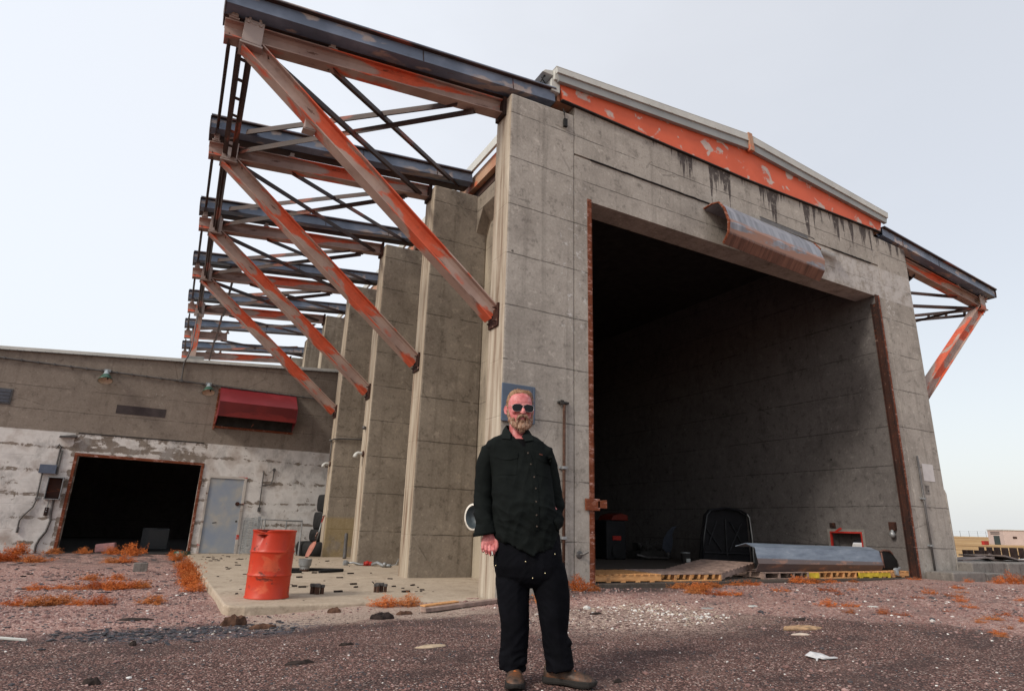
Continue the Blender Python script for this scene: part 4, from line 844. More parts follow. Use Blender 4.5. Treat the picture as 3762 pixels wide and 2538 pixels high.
# ------------------------------------------------------------ pallets
wd = NT('pallet_pine'); f_ = wd.noise(wd.sc(wd.O, 1.2, 14, 14), 3, 6, .6); r_ = wd.t.nodes.new('ShaderNodeObjectInfo')
c_ = wd.ramp(f_, [(.3, (.34, .150, .058)), (.55, (.58, .30, .125)), (.75, (.68, .40, .19))]); c_ = wd.mix(wd.mul(wd.ramp_range(wd.noise(wd.O, 5, 6, .7), .52, .7), .6), c_, (.16, .09, .055)); M['pine'] = wd.fin(c_, .8)
M['greywood'] = plain('weathered_grey_wood', (.24, .17, .145), .9, 0, .45, 7)
M['greyboard'] = M['greywood']; M['yellow'] = plain('yellow_painted_wood', (.50, .36, .03), .7, 0, .4, 6)
def pallet(label, x0, y0, L, W_, mats, rz=0, tilt=(0, 0), z0=.178, stringers='y', solid=False, gap=.05, sw=.09):
    """stringers run along x (solid front board) or y; returns the Empty"""
    t = thing('wooden_pallet', label, 'pallet', (x0, y0, z0), 'pallets lying across the hangar doorway', rz)
    top, side = mats; k = int(L/.14)
    if stringers == 'x':
        for a in (0, W_/2-.02, W_-.04): MB().box(0, L, a, a+.04, .02, .105).build('stringer', side, t, loc=(0, 0, 0), bevel=.003)
        n_ = int(L/.135)
        for q in range(n_):
            xx = q*(L-.09)/(n_-1); j1 = random.uniform(-.006, .006)
            MB().box(xx+j1, xx+sw+j1, -.008, W_+.008, .105, .123).build('top_slat', top, t, loc=(0, 0, 0), bevel=.003)
            if q % 2 == 0: MB().box(xx, xx+.09, -.004, W_, .0, .02).build('bottom_slat', side, t, loc=(0, 0, 0), bevel=.003)
    else:
        ns = 4 if L < 1.3 else 5
        for q in range(ns):
            a = q*(L-.045)/(ns-1); MB().box(a, a+.045, 0, W_, .02, .105).build('stringer', side, t, loc=(0, 0, 0), bevel=.003)
        n_ = int(W_/.135)
        for q in range(n_):
            yy = q*(W_-.09)/(n_-1); MB().box(-.008, L+.008, yy-.004, yy+.088, .105, .123).build('top_slat', top, t, loc=(0, 0, 0), bevel=.003)
            if q % 3 == 0: MB().box(0, L, yy-.002, yy+.09, .0, .02).build('bottom_slat', side, t, loc=(0, 0, 0), bevel=.003)
    t.rotation_euler = (tilt[0], tilt[1], rz); return t
pallet('bright pine pallet with solid front board at the left jamb', .07, .18, 1.38, 1.05, (M['pine'], M['pine']), R(-3), stringers='x')
pallet('weathered pallet right of the bright pine one, with weeds in front', 1.50, .22, 1.35, 1.05, (M['greywood'], M['pine']), R(-4), stringers='y')
pallet('tilted grey pallet with one end raised onto its right neighbour', 3.02, .26, 1.40, 1.12, (M['greywood'], M['greyboard']), R(17), tilt=(0, R(-6)), z0=.185, stringers='x', sw=.070)
pallet('grey weathered pallet just right of the tilted pallet', 4.05, .22, 1.20, .95, (M['greywood'], M['greywood']), R(-3), stringers='y')
t = pallet('pine pallet with a yellow corner under the fallen hood', 5.22, .20, 1.45, 1.0, (M['pine'], M['pine']), R(-4), stringers='y')
MB().box(-.02, .34, -.02, -.004, .012, .108).build('yellow_board', M['yellow'], t, loc=(0, 0, 0))
t = pallet('yellow painted pallet under the open end of the fallen hood', 6.80, .12, 1.0, 1.0, (M['pine'], M['yellow']), R(-2), stringers='x')
t = pallet('last pine pallet at the right end of the doorway', 7.55, .10, .92, 1.0, (M['pine'], M['pine']), R(-1), stringers='x', z0=.182)
# fallen hood section across the pallets ---------------------------------------
fh = thing('fallen_hood_section', 'long bent sheet metal hood section lying across the pallets', 'hood', (6, .4, .3))
fs = NT('fallen_zinc'); P_ = fs.P; ox, oy, oz = fs.xyz(P_)
up = fs.ramp_range(fs.math('ADD', oz, fs.mul(ox, .017)), .60, .63)
c_ = fs.mix(up, fs.mix(fs.ramp_range(fs.noise(fs.sc(P_, 2, 5, 5), 1.2, 6, .7), .5, .62), (.115, .085, .082), (.26, .14, .10)), fs.ramp(fs.noise(fs.sc(P_, 1.5, 6, 6), 1.5, 6, .65), [(.35, (.12, .15, .20)), (.62, (.21, .25, .31)), (.75, (.36, .38, .42))]))
M['zinc'] = fs.fin(c_, .45, .15, .45)
prof2 = [(.50, .31), (.32, .315), (.24, .46), (.26, .535), (.30, .735), (.50, .80), (.75, .74)]
shell(prof2, 3.95, 7.84, .014, -.04, MB()).build('hood_shell', M['zinc'], fh)
m = MB(); n_ = 14; sil = [(7.60, .30), (7.66, .68), (8.05, .71), (8.28, .70), (8.38, .63), (8.50, .50), (8.57, .36), (8.58, .305)]
rg = [[(x, .40-.10*math.sin(math.pi*(z-.3)/.5), z) for x, z in sil], [(x, .43-.10*math.sin(math.pi*(z-.3)/.5), z-.004) for x, z in sil]]; m.ring(rg); m.build('inner_shade_sheet', M['black'], fh)  # black sheet for the hood's inside; the shade is in its colour
m = MB(); m.tube([(7.86, .27, .70), (8.02, .30, .725), (8.28, .31, .70), (8.36, .31, .63)], [.012, .022, .020, .008], 6); m.tube([(7.86, .26, .68), (7.84, .24, .50), (7.92, .27, .36)], [.02, .016, .012], 6); m.jit(.02, 8); m.build('torn_lip', M['hoodmetal'], fh)
m = MB(); m.ball((8.05, .10, .32), .09, .04, .05, 6); m.ball((8.20, .12, .35), .06, .04, .04, 6); m.box(7.95, 8.05, .05, .09, .23, .33); m.jit(.03, 9); tag(m.build('crumpled_scrap', M['galv'], None), 'crumpled shiny scrap in front of the fallen hood opening', 'scrap')
# ------------------------------------------------------------ inside the hangar
tp = thing('truck_bed_cover', 'black truck bed cover standing on its end against the inner wall', 'truck cover', (7.7, 4.3, .18))
M['gloss'] = plain('black_gloss_shell', (.012, .013, .016), .35, 0, .3, 6, .5); M['darkin'] = plain('black_inner', (.010, .010, .012), .7, 0, .4, 5)
pts = [(6.66, .18), (6.78, .9), (6.93, 1.44), (7.10, 1.58), (7.66, 1.65), (8.25, 1.60), (8.55, 1.47), (8.58, 1.0), (8.59, .18)]
MB().prism(pts, 'y', 4.42, 4.45).build('shell', M['darkin'], tp)
m = MB(); m.tube([(a, 4.32, b) for a, b in pts], .032, 8); m.build('rim', M['gloss'], tp, smooth=True)
MB().tube([(8.54, 4.26, .18), (8.55, 4.26, .9), (8.50, 4.26, 1.42), (8.42, 4.26, 1.50)], .016, 8).build('bright_edge', M['flash'], tp, smooth=True)
m = MB(); m.tube([(6.85, 4.38, 1.2), (7.5, 4.38, .5)], .016, 6); m.tube([(7.35, 4.38, 1.3), (7.0, 4.38, .7)], .016, 6); m.tube([(7.85, 4.38, 1.3), (8.35, 4.38, .6)], .016, 6); m.tube([(8.3, 4.38, 1.25), (7.75, 4.38, .5)], .016, 6); m.tube([(7.68, 4.38, 1.35), (7.66, 4.38, .4)], .02, 6); m.tube([(6.75, 4.38, .48), (8.5, 4.38, .45)], .018, 6); m.build('cross_ribs', plain('dark_rib', (.035, .037, .042), .4, .2, .2, 5), tp)
bk = thing('white_pail', 'small white pail on the dark hangar floor by the black cover', 'pail', (6.45, 4.7, .18))
MB().lathe((6.45, 4.7, .178), [(.10, 0), (.12, .28), (.115, .28), (.09, .02)], 20, caps=False).build('bucket', M['dark'], bk, auto=40); MB().lathe((6.45, 4.7, .178), [(.125, .26), (.128, .29), (.12, .295)], 20, caps=False).build('rim', M['galv'], bk); MB().box(6.36, 6.50, 4.575, 4.59, .22, .31).build('paper_label', M['flash'], bk)
en = thing('engine_block', 'dark greasy engine parts on the hangar floor left of the pail', 'engine', (6.9, 6.7, .18))
m = MB(); m.box(6.45, 7.35, 6.5, 7.1, .18, .42); m.box(6.6, 7.2, 6.55, 7.05, .42, .62)
for k in range(7): m.lathe((6.5+k*.13, 6.6, .5+.06*math.sin(k*2)), [(0, 0), (.07, 0), (.08, .12), (.05, .2), (0, .2)], 10, (random.uniform(-1, 1), -.6, .6))
m.jit(.03, 4); m.build('block', M['dark'], en)
m = MB(); m.tube([(6.25, 6.45, .32), (6.6, 6.42, .24), (7.4, 6.42, .22), (7.5, 6.42, .30)], .035, 8); m.ball((7.42, 6.4, .33), .07, .05, .07, 6); m.build('exhaust_pipe', M['galv_dark'], en, smooth=True)
fd = MB()
pp = [(7.28, .50), (7.36, .78), (7.52, .98), (7.72, 1.12), (7.92, 1.15), (7.80, 1.06), (7.70, .90), (7.72, .70), (7.66, .50), (7.55, .30)]
fd.prism(pp, 'y', 6.50, 6.53); tag(fd.build('car_fender', plain('grey_blue_fender', (.07, .08, .105), .45, .2, .2, 6), None, bevel=.01), 'curved grey blue car fender standing behind the engine parts', 'fender')
mc = thing('black_machine', 'tall black machine with orange hood deep in the hangar', 'machine', (5.6, 6.6, .18))
m = MB(); m.box(5.22, 5.92, 6.5, 7.1, .178, 1.25); m.build('cabinet', M['darkin'], mc, bevel=.04)
m = MB(); m.prism([(5.35, 1.25), (5.45, 1.38), (5.72, 1.45), (5.96, 1.40), (5.98, 1.25)], 'y', 6.45, 7.1); m.build('hood', plain('orange_hood', (.12, .012, .006), .5, 0, .2, 6), mc, bevel=.02)
m = MB(); m.box(5.42, 5.72, 6.47, 6.5, .70, .82); m.build('badge', M['red'], mc, bevel=.01); m = MB(); m.lathe((5.6, 6.49, .42), [(.0, 0), (.20, 0), (.22, .03), (.0, .05)], 24, (0, -1, 0)); m.build('wheel', M['tyre'], mc)
for nm, args, label, cat in [('fuse_box', (HW-.10, HW-.002, .27, .40, 1.15, 1.33), 'small rusty box on the inner wall near the right jamb', 'box'), ('square_socket', (HW-.03, HW-.002, 1.75, 1.90, 1.18, 1.30), 'small square rusty socket above the red framed port', 'socket')]:
    m = MB(); m.box(*args); m.box(args[0]-.01, args[0], args[2]+.03, args[3]-.03, args[4]+.03, args[5]-.03); tag(m.build(nm, M['rust_brown'], None, bevel=.006), label, cat)
m = MB(); m.ball((HW-.10, .34, 1.06), .06, .06, .075, 8); m.tube([(HW-.08, .34, 1.15), (HW-.10, .34, 1.10)], .035, 8); tag(m.build('bulkhead_bulb', M['galv'], None, smooth=True), 'bare glass bulkhead light under the rusty box', 'light')
# ------------------------------------------------------------ right hand side
def block(name, args, label, rz=0, j=.015):
    m = MB(); m.box(*args); o = m.build(name, M['conc_block'], None, bevel=.025); tag(o, label, 'concrete block', 'concrete blocks beside the right buttress'); return o
block('concrete_block', (8.85, 10.17, -.62, -.06, -.2, .315), 'low concrete block at the foot of the dark right pipe')
block('concrete_block', (10.19, 11.0, -.62, -.06, -.2, .285), 'short low concrete block right of the seam in the low row')
m = MB(); m.box(10.33, 11.9, -.30, 1.6, -.3, .50); m.box(11.905, 18, -.31, 1.6, -.3, .485); tag(m.build('concrete_wall', M['conc_block'], None, bevel=.03), 'thick low concrete wall carrying the rubber belt scraps', 'wall')
def belt(label, pts, wdt, yb):
    m = MB(); rg = []
    for (x, z) in [(a_, .49+(b_-.49)*.5) for a_, b_ in pts]: rg.append([(x, yb, z), (x+.15, yb+wdt, z+.05*mn.noise((x, z, 1))), (x+.15, yb+wdt, z+.03), (x, yb, z+.035)])
    m.ring(rg); tag(m.build('rubber_belt', M['belt'], None, smooth=False), label, 'belt scrap', 'belt scraps heaped on the low concrete wall')
M['belt'] = plain('grey_brown_belt', (.19, .155, .145), .8, 0, .3, 6)
belt('curled belt scrap at the left of the heap', [(11.2, .49), (11.6, .56), (12.0, .60), (12.3, .64), (12.7, .63)], .5, .3)
belt('long wavy belt scrap in the middle of the heap', [(12.2, .72), (12.6, .72), (12.8, .62), (13.1, .52), (13.5, .50), (13.8, .54), (13.6, .62), (13.2, .68), (12.9, .75)], .45, .5)
belt('peaked belt scrap at the right of the heap', [(13.0, .74), (13.3, .66), (13.7, .54), (14.2, .495), (14.5, .50)], .5, .2)
m = MB(); m.prism([(13.35, .50), (13.85, .66), (14.4, .50)], 'y', .9, .93); tag(m.build('rubber_belt', M['belt'], None), 'standing triangular belt piece behind the heap', 'belt scrap', 'belt scraps heaped on the low concrete wall')
m = MB(); m.box(15.0, 16.8, .2, .9, .485, .53); m.jit(.03, 2); tag(m.build('rubber_belt', M['flash'], None), 'pale flat strip at the far right of the low wall', 'belt scrap')
m = MB(); m.ball((11.45, 3.2, .30), .30, .12, .32, 8); tag(m.build('worn_tyre', M['tyre'], None, smooth=True), 'half hidden black tyre just behind the right buttress', 'tyre')
posts = [(23.03, .15, .61), (23.45, .15, .61), (23.94, .15, .60), (24.15, .34, .60), (24.35, .16, .735), (24.67, .15, .60), (24.99, .2, .736), (25.15, .3, .60), (25.62, .24, .735), (26.27, .28, .725), (27.0, .36, .73), (27.7, .20, .73)]
for k, (px_, wd_, top_) in enumerate(posts):
    m = MB(); x = px_; m.box(x-wd_/2, x+wd_/2, 5.9, 5.9+.15, -.5, top_); o = m.build('steel_post', M['postm'] if 'postm' in M else M.setdefault('postm', plain('black_rusty_post', (.022, .012, .011), .8, 0, .5, 5)), None, bevel=.01)
    tag(o, 'black steel post beyond the low wall, %s from the left' % 'first second third fourth fifth sixth seventh eighth ninth tenth eleventh last'.split()[k], 'post', 'black posts standing beyond the low wall')
m = MB(); m.box(27.1, 29, 5.95, 6.0, .33, .42); tag(m.build('cross_bar', M['postm'], None), 'dark horizontal bar between the last black posts', 'bar')
# far building
fb = thing('far_block_building', 'small pinkish flat roofed building on the far prairie', 'building', (141.3, 56, .4))
C_ = Vector((141.3, 56, .1)); ua = Vector((.8, -.6, 0)); va = Vector((.6, .8, 0))
def fbox(m, a0, a1, b0, b1, z0, z1):
    vs = [C_+ua*a+va*b+Vector((0, 0, z)) for a in (a0, a1) for b in (b0, b1) for z in (z0, z1)]; m.add(vs, [(0, 1, 3, 2), (4, 6, 7, 5), (0, 4, 5, 1), (2, 3, 7, 6), (0, 2, 6, 4), (1, 5, 7, 3)]); return m
M['farwall'] = plain('pink_block_wall', (.46, .37, .345), .9, 0, .08, .5)
fbox(MB(), 0, 16, 0, 5.2, -.3, 3.05).build('wall', M['farwall'], fb); fbox(MB(), -.15, 16.2, -.15, 5.4, 3.05, 3.2).build('roof', M['flash'], fb)
fbox(MB(), -.06, .0, 1.4, 3.3, .2, 2.0).build('door', plain('green_dark_door', (.03, .045, .045), .6), fb)
for q in range(2): fbox(MB(), -.06, 0, 1.2, 4.2, 2.3+q*.28, 2.42+q*.28).build('vent_slot', M['dark'], fb)
fbox(MB(), 1.6, 2.3, -.06, 0, 1.5, 1.9).build('wall_box', M['rust_brown'], fb)
m = MB(); m.box(128.0, 129.6, 53.5, 54, .3, 1.0); tag(m.build('red_crate', M['red'], None, bevel=.05), 'tiny dark red crate on the prairie left of the far building', 'crate')
# fence on the ridge
for k in range(13):
    x = 236+k*7.2; y = 113+k*.6; z = g1(x, y)
    MB().tube([(x, y, z-.2), (x, y, z+2.0)], .055, 5).build('fence_post', M['galv_dark'], None if k else None)
    o = bpy.context.scene.collection.objects[-1]; tag(o, 'thin post of the far ridge fence, %s from the left end' % 'first second third fourth fifth sixth seventh eighth ninth tenth eleventh twelfth last'.split()[k], 'fence post', 'wire fence posts on the far ridge')
m = MB()
for hz in (.7, 1.3, 1.9): m.tube([(236+k*7.2, 113+k*.6, g1(236+k*7.2, 113+k*.6)+hz) for k in range(13)], .012, 4)
tag(m.build('fence_wire', M['galv_dark'], None), 'thin wires strung between posts along the far ridge', 'wire')
# pickup seen through the round port
pk = thing('white_pickup', 'white pickup truck glimpsed through the round hole in the right wall', 'pickup truck', (23.5, 10.4, -.38))
bm_ = plain('white_car_paint', (.75, .75, .76), .3, 0, .03, 3, .5)
m = MB(); m.prism([(-2.6, .45), (-2.6, 1.08), (-1.0, 1.10), (-.75, 1.12), (1.15, 1.12), (2.4, 1.0), (2.55, .75), (2.55, .45)], 'y', -.9, .9); m.rot(R(-78)); m.v = [(a+23.5, b+10.4, c-.38) for a, b, c in m.v]; m.build('body', bm_, pk, bevel=.06)
m = MB(); m.prism([(-.95, 1.10), (-.75, 1.70), (.45, 1.72), (1.15, 1.12)], 'y', -.80, .80); m.rot(R(-78)); m.v = [(a+23.5, b+10.4, c-.38) for a, b, c in m.v]; m.build('cab_glass', M['gloss'], pk, bevel=.04)
for (lx, ly) in ((-1.6, -.85), (-1.6, .85), (1.6, -.85), (1.6, .85)):
    m = MB(); m.lathe((lx, ly, .38), [(0, -.11), (.34, -.11), (.38, -.06), (.38, .06), (.34, .11), (0, .11)], 24, (0, 1, 0)); m.rot(R(-78)); m.v = [(a+23.5, b+10.4, c-.38) for a, b, c in m.v]; m.build('wheel', M['tyre'], pk, smooth=False)
for ly in (-.86, .82): 
    m = MB(); m.box(-2.63, -2.58, ly, ly+.14, .75, 1.05); m.rot(R(-78)); m.v = [(a+23.5, b+10.4, c-.38) for a, b, c in m.v]; m.build('tail_light', M['red'], pk)
# ------------------------------------------------------------ ground litter
def gh(x, y):
    return g1(x, y)+(mn.noise((x*.9, y*.9, 1))*.012+mn.noise((x*4.5, y*4.5, 5))*.006)*max(0, min(1, 1-(math.hypot(x+3, y+1)-14)/14))-.004
def scrap(name, x, y, lx, ly, h, mat, label, cat, group=None, rz=0, z=None, flat=.5):
    m = MB(); n_ = 22; s_ = random.random()*50; rings = []
    zz = gh(x, y) if z is None else z
    for (q, hh) in ((.98, -.01), (1.0, h*.25), (.86, h*.7), (.5, h), (.05, h*.9)):
        rings.append([Vector((math.cos(t)*lx/2*q*(1+.42*mn.noise((math.cos(t)*1.7+s_, math.sin(t)*1.7, q))), math.sin(t)*ly/2*q*(1+.42*mn.noise((math.cos(t)*1.7, math.sin(t)*1.7+s_, q))), hh*(1+.6*mn.noise((math.cos(t)*2.2*q, math.sin(t)*2.2*q, s_))))) for t in [2*math.pi*k/n_ for k in range(n_)]])
    m.ring(rings); m.rot(rz); m.v = [(a+x, b+y, c+zz) for a, b, c in m.v]
    return tag(m.build(name, mat, None), label, cat, group)
M['tar'] = plain('tar_scrap', (.028, .020, .018), .9, 0, .6, 18, .2, .5); M['tarb'] = plain('brown_scrap', (.085, .045, .030), .9, 0, .6, 14, .2, .6)
for a in [(-4.88, -3.07, .20, .07, .022, 'tar', 'flat black tar scrap on the asphalt in front of the slab', 'tar scrap'), (-5.97, -1.83, .05, .05, .03, 'tar', 'lone black stone on the gravel left of the slab corner', 'stone'),
          (-5.08, -.60, .26, .13, .09, 'tarb', 'brown mossy clod just below the slab corner', 'clod'), (-4.86, -1.06, .25, .10, .04, 'tarb', 'flattened brown lump below the drum', 'clod'), (-3.97, -.30, .15, .08, .05, 'tarb', 'small brown lump against the slab front edge', 'clod'),
          (-3.62, -1.02, .24, .13, .06, 'tar', 'black crumpled tar lump on the pale sand strip', 'tar lump'), (-3.28, -.75, .20, .10, .035, 'tarb', 'brown lump near the orange weeds at the slab edge', 'clod'), (-3.15, -4.55, .07, .035, .02, 'tar', 'small black bit on the asphalt right of the boot', 'scrap'),
          (-2.1, -1.5, .18, .03, .015, 'tarb', 'dark splinter on the white gravel right of the man', 'splinter'), (-1.25, -1.75, .20, .06, .02, 'tar', 'dark bent scrap at the edge of the white gravel', 'scrap'), (-6.15, -3.2, .10, .06, .03, 'tar', 'black stone at the lower left of the asphalt', 'stone'),
          (.55, -3.15, .22, .10, .02, 'tar', 'dark flat scrap behind the brown crust on the asphalt', 'scrap'), (-6.0, .10, .34, .14, .02, 'tar', 'dark curved scrap by the left weeds', 'scrap'), (-4.4, -2.5, .12, .05, .02, 'tar', 'small tar flake right of the flat black one', 'tar scrap')]:
    scrap('scrap_piece', a[0], a[1], a[2], a[3], a[4], M[a[5]], a[6], a[7], rz=random.uniform(-.3, .3))
scrap('bark_crust', .10, -3.50, .42, .20, .025, plain('tan_crust', (.34, .22, .13), .9, 0, .5, 14), 'tan flaky crust lying on the right asphalt', 'crust', rz=-.3)
scrap('bark_crust', -.22, -3.72, .18, .08, .012, plain('pale_crust', (.46, .38, .32), .9, 0, .3, 14), 'pale flake left of the tan crust', 'crust', rz=-.3)
scrap('plaster_piece', -3.79, -2.89, .30, .13, .012, plain('sandy_patch_piece', (.40, .31, .22), .95, 0, .3, 14), 'flat sandy crust in front of the man, left of his leg', 'crust', rz=.1)
t = MB(); gz0 = gh(-1.08, -4.5); t.add([(-1.17, -4.57, gz0+.01), (-1.02, -4.59, gz0+.015), (-.97, -4.48, gz0+.02), (-1.06, -4.44, gz0+.035), (-1.16, -4.46, gz0+.015), (-1.10, -4.50, gz0+.035)], [(0, 1, 5), (1, 2, 5), (2, 3, 5), (3, 4, 5), (4, 0, 5)]); t.obox((-1.05, -4.60, gz0+.012), (1, -.1, 0), .16, .03, .008); t.obox((-1.20, -4.60, gz0+.01), (1, .6, 0), .06, .012, .008)
tag(t.build('torn_paper', plain('white_paper', (.55, .55, .56), .7, 0, .2, 20), None), 'torn white paper on the asphalt at lower right', 'paper')
for x, y, l_ in [(-2.0, -2.2, 'small white flake among the white gravel'), (1.0, -2.1, 'pale flat flake at the asphalt edge'), (2.55, -2.75, 'pale flat slab on the pink gravel at right'), (.3, -2.0, 'grey flat flake near the doorway weeds')]:
    scrap('pale_flake', x, y, .16, .09, .012, M['flash2'] if 'grey' in l_ else M['flash'], l_, 'flake', rz=random.uniform(-.4, .4))
m = MB(); za = gh(-6.6, -1.3); m.tube([(-7.3, -1.15, za+.015), (-7.0, -1.2, za+.03), (-6.75, -1.30, za+.012)], .012, 6); m.v = [(a, b, c) for a, b, c in m.v]; tag(m.build('white_strip', M['flash'], None), 'thin white strip at the lower left edge', 'strip')
m = MB(); m.box(-6.25, -6.0, 6.8, 6.95, -.12, .08); tag(m.build('cinder_block', M['conc_block'], None, bevel=.01), 'grey cinder block on the gravel left of the slab', 'block')
m = MB(); m.obox((-7.12, 12.9, .12), (1, -.1, .12), .48, .25, .22); m.jit(.03, 6); tag(m.build('insulation_roll', plain('pink_insulation', (.50, .26, .25), .9, 0, .25, 9), None, bevel=.03), 'pink insulation roll in the annex doorway', 'insulation')
t = thing('green_tub', 'green tub at the right foot of the annex doorway', 'tub', (-5.25, 11.9, -.05)); MB().lathe((-5.25, 11.9, -.06), [(.24, 0), (.20, .14), (.19, .14), (.21, .01)], 22, caps=False).build('tub', plain('dark_green_plastic', (.02, .07, .045), .4, 0, .2, 8, .5), t, auto=40); MB().lathe((-5.25, 11.9, .07), [(0, 0), (.2, .0), (.2, .01)], 20).build('rim', M['dark'], t)
t = thing('white_appliance', 'grey white appliance with dark front in the annex doorway shade', 'appliance', (-5.9, 15, 0)); MB().box(-6.35, -5.6, 14.8, 15.3, 0, .62).build('casing', plain('dim_appliance', (.06, .062, .066), .6), t, bevel=.02); MB().box(-6.18, -5.62, 14.79, 14.80, .06, .56).build('front', M['gloss'], t)
# planks at slab edge
def plank(p0, p1, w_, th, mat, label):
    p0, p1 = Vector(p0), Vector(p1); m = MB(); m.obox((p0+p1)/2, p1-p0, (p1-p0).length, w_, th); m.jit(.006, 5); tag(m.build('wooden_plank', mat, None, bevel=.004), label, 'plank')
plank((-3.02, -.70, .0), (-1.20, .02-.12, .045), .10, .045, M['greywood'], 'long grey plank lying along the slab edge toward the man')
plank((-3.0, -.62, .035), (-2.45, -.40, .045), .09, .02, M['pine'], 'short pale board on the left end of the grey plank')
# debris on the slab
chips = MB()
for k in range(150):
    x = random.uniform(-5.0, -1.9); y = random.uniform(.35, 12.2)
    if k > 90: y = random.uniform(8, 12.2)
    if math.hypot(x+4.55, y-.99) < .36: continue
    s_ = random.choice([.01, .015, .02, .03, .045]); chips.obox((x, y, s_*.18), (random.uniform(-1, 1), random.uniform(-1, 1), 0), s_*random.uniform(1, 3), s_, s_*.4)
for k in range(10):
    x = -4.2+random.random()*2.3; y = 1.2+random.random()*5; l = random.uniform(.08, .13); chips.obox((x, y, .012), (1, random.uniform(-.4, .4), 0), l, .045, .024)
tag(chips.build('slab_chips', M['tar'], None), 'dark chips and crumbs scattered over the slab', 'debris', kind='stuff')
# gravel stones -----------------------------------------------------------------
def stones(n_):
    ico = bmesh.new(); bmesh.ops.create_icosphere(ico, subdivisions=1, radius=1); bv = np.array([v.co[:] for v in ico.verts]); bf = np.array([[v.index for v in f.verts] for f in ico.faces]); ico.free()
    V, F_, MI = [], [], []; k = 0; c = 0
    while c < n_:
        d = 2.6+(rng.random()**1.7)*13; a = YAW*-1+rng.uniform(-.75, .75)
        x = CAM.x+math.sin(a)*d; y = CAM.y+math.cos(a)*d
        if (y > -.02 and x > -1.8) or (x > -5.18 and y > .1) or y > 12.3: continue
        asph = math.hypot(x+4.2, y+6.6)+2.2*(mn.fractal((x*.9, y*.9, 0), .7, 2, 4)*.5) < 6.2
        if asph and rng.random() < .60: continue
        if rng.random() > .25+1.5*max(0, mn.fractal((x*.55, y*.55, 7), .6, 2, 3)+.35): continue
        sand = (-4.9 < x < -2.2 and -1.2 < y < .2)
        if sand and rng.random() < .75: continue
        white = math.hypot((x+1)*.74, (y+2.1)*1.1) < .95
        s_ = (.0035+.0085*rng.random()**3)*(1.0 if asph else 1.35)*(1.25 if white else 1)
        if rng.random() < .012: s_ *= 2.2
        s_ *= min(1.6, max(1, d/7))
        q = bv*(rng.random((len(bv), 3))*.5+.7)*s_*np.array([1.25, 1.0, .62])
        th = rng.random()*6.28; cs, sn = math.cos(th), math.sin(th); q = np.stack([q[:, 0]*cs-q[:, 1]*sn, q[:, 0]*sn+q[:, 1]*cs, q[:, 2]], 1)
        q += np.array([x, y, gh(x, y)+s_*.18]); V.append(q); F_.append(bf+k); k += len(bv)
        r_ = rng.random(); dark = (abs(x+5.45) < .9 and abs(y+1.15) < .6)
        mi = 0 if r_ < .46 else 1 if r_ < .80 else 2 if r_ < .825 else 3
        if asph: mi = 0 if r_ < .38 else 3 if r_ < .76 else 1 if r_ < .97 else 2
        if white: mi = 2 if r_ < .28 else 4 if r_ < .70 else 1
        if dark: mi = 3 if r_ < .7 else 4 if r_ < .85 else 2
        MI += [mi]*len(bf); c += 1
    me = bpy.data.meshes.new('gravel'); me.from_pydata(np.concatenate(V).tolist(), [], np.concatenate(F_).tolist()); me.update()
    for cc, nme in (((.20, .115, .105), 'stone_pink'), ((.30, .20, .185), 'stone_light_pink'), ((.62, .60, .58), 'stone_white'), ((.065, .060, .066), 'stone_dark'), ((.40, .33, .27), 'stone_tan')): me.materials.append(plain(nme, cc, .85, 0, .25, 3))
    me.polygons.foreach_set('material_index', MI); o = bpy.data.objects.new('gravel', me); COL.objects.link(o)
    tag(o, 'loose pink, white and dark gravel stones over the yard', 'gravel', kind='stuff')
stones(34000)
# flat dark flakes in the gravel
fl = MB()
for k in range(420):
    x = random.uniform(-9, -5.2); y = random.uniform(-2, 12); 
    if k > 200: x = random.uniform(-6.6, -4.6); y = random.gauss(-1.0, .35)
    if x > -5.15 and y > 0.05: continue
    s_ = random.uniform(.012, .04) if y < 2 else random.uniform(.02, .11); z = gh(x, y)
    fl.obox((x, y, z+.008), (random.uniform(-1, 1), random.uniform(-1, 1), random.uniform(-.12, .12)), s_*random.uniform(1, 2.2), s_*.8, .006)
tag(fl.build('dark_flakes', plain('slate_flakes', (.045, .047, .056), .7, 0, .6, 10), None), 'dark roofing flakes strewn over the gravel left of the slab', 'debris', kind='stuff')
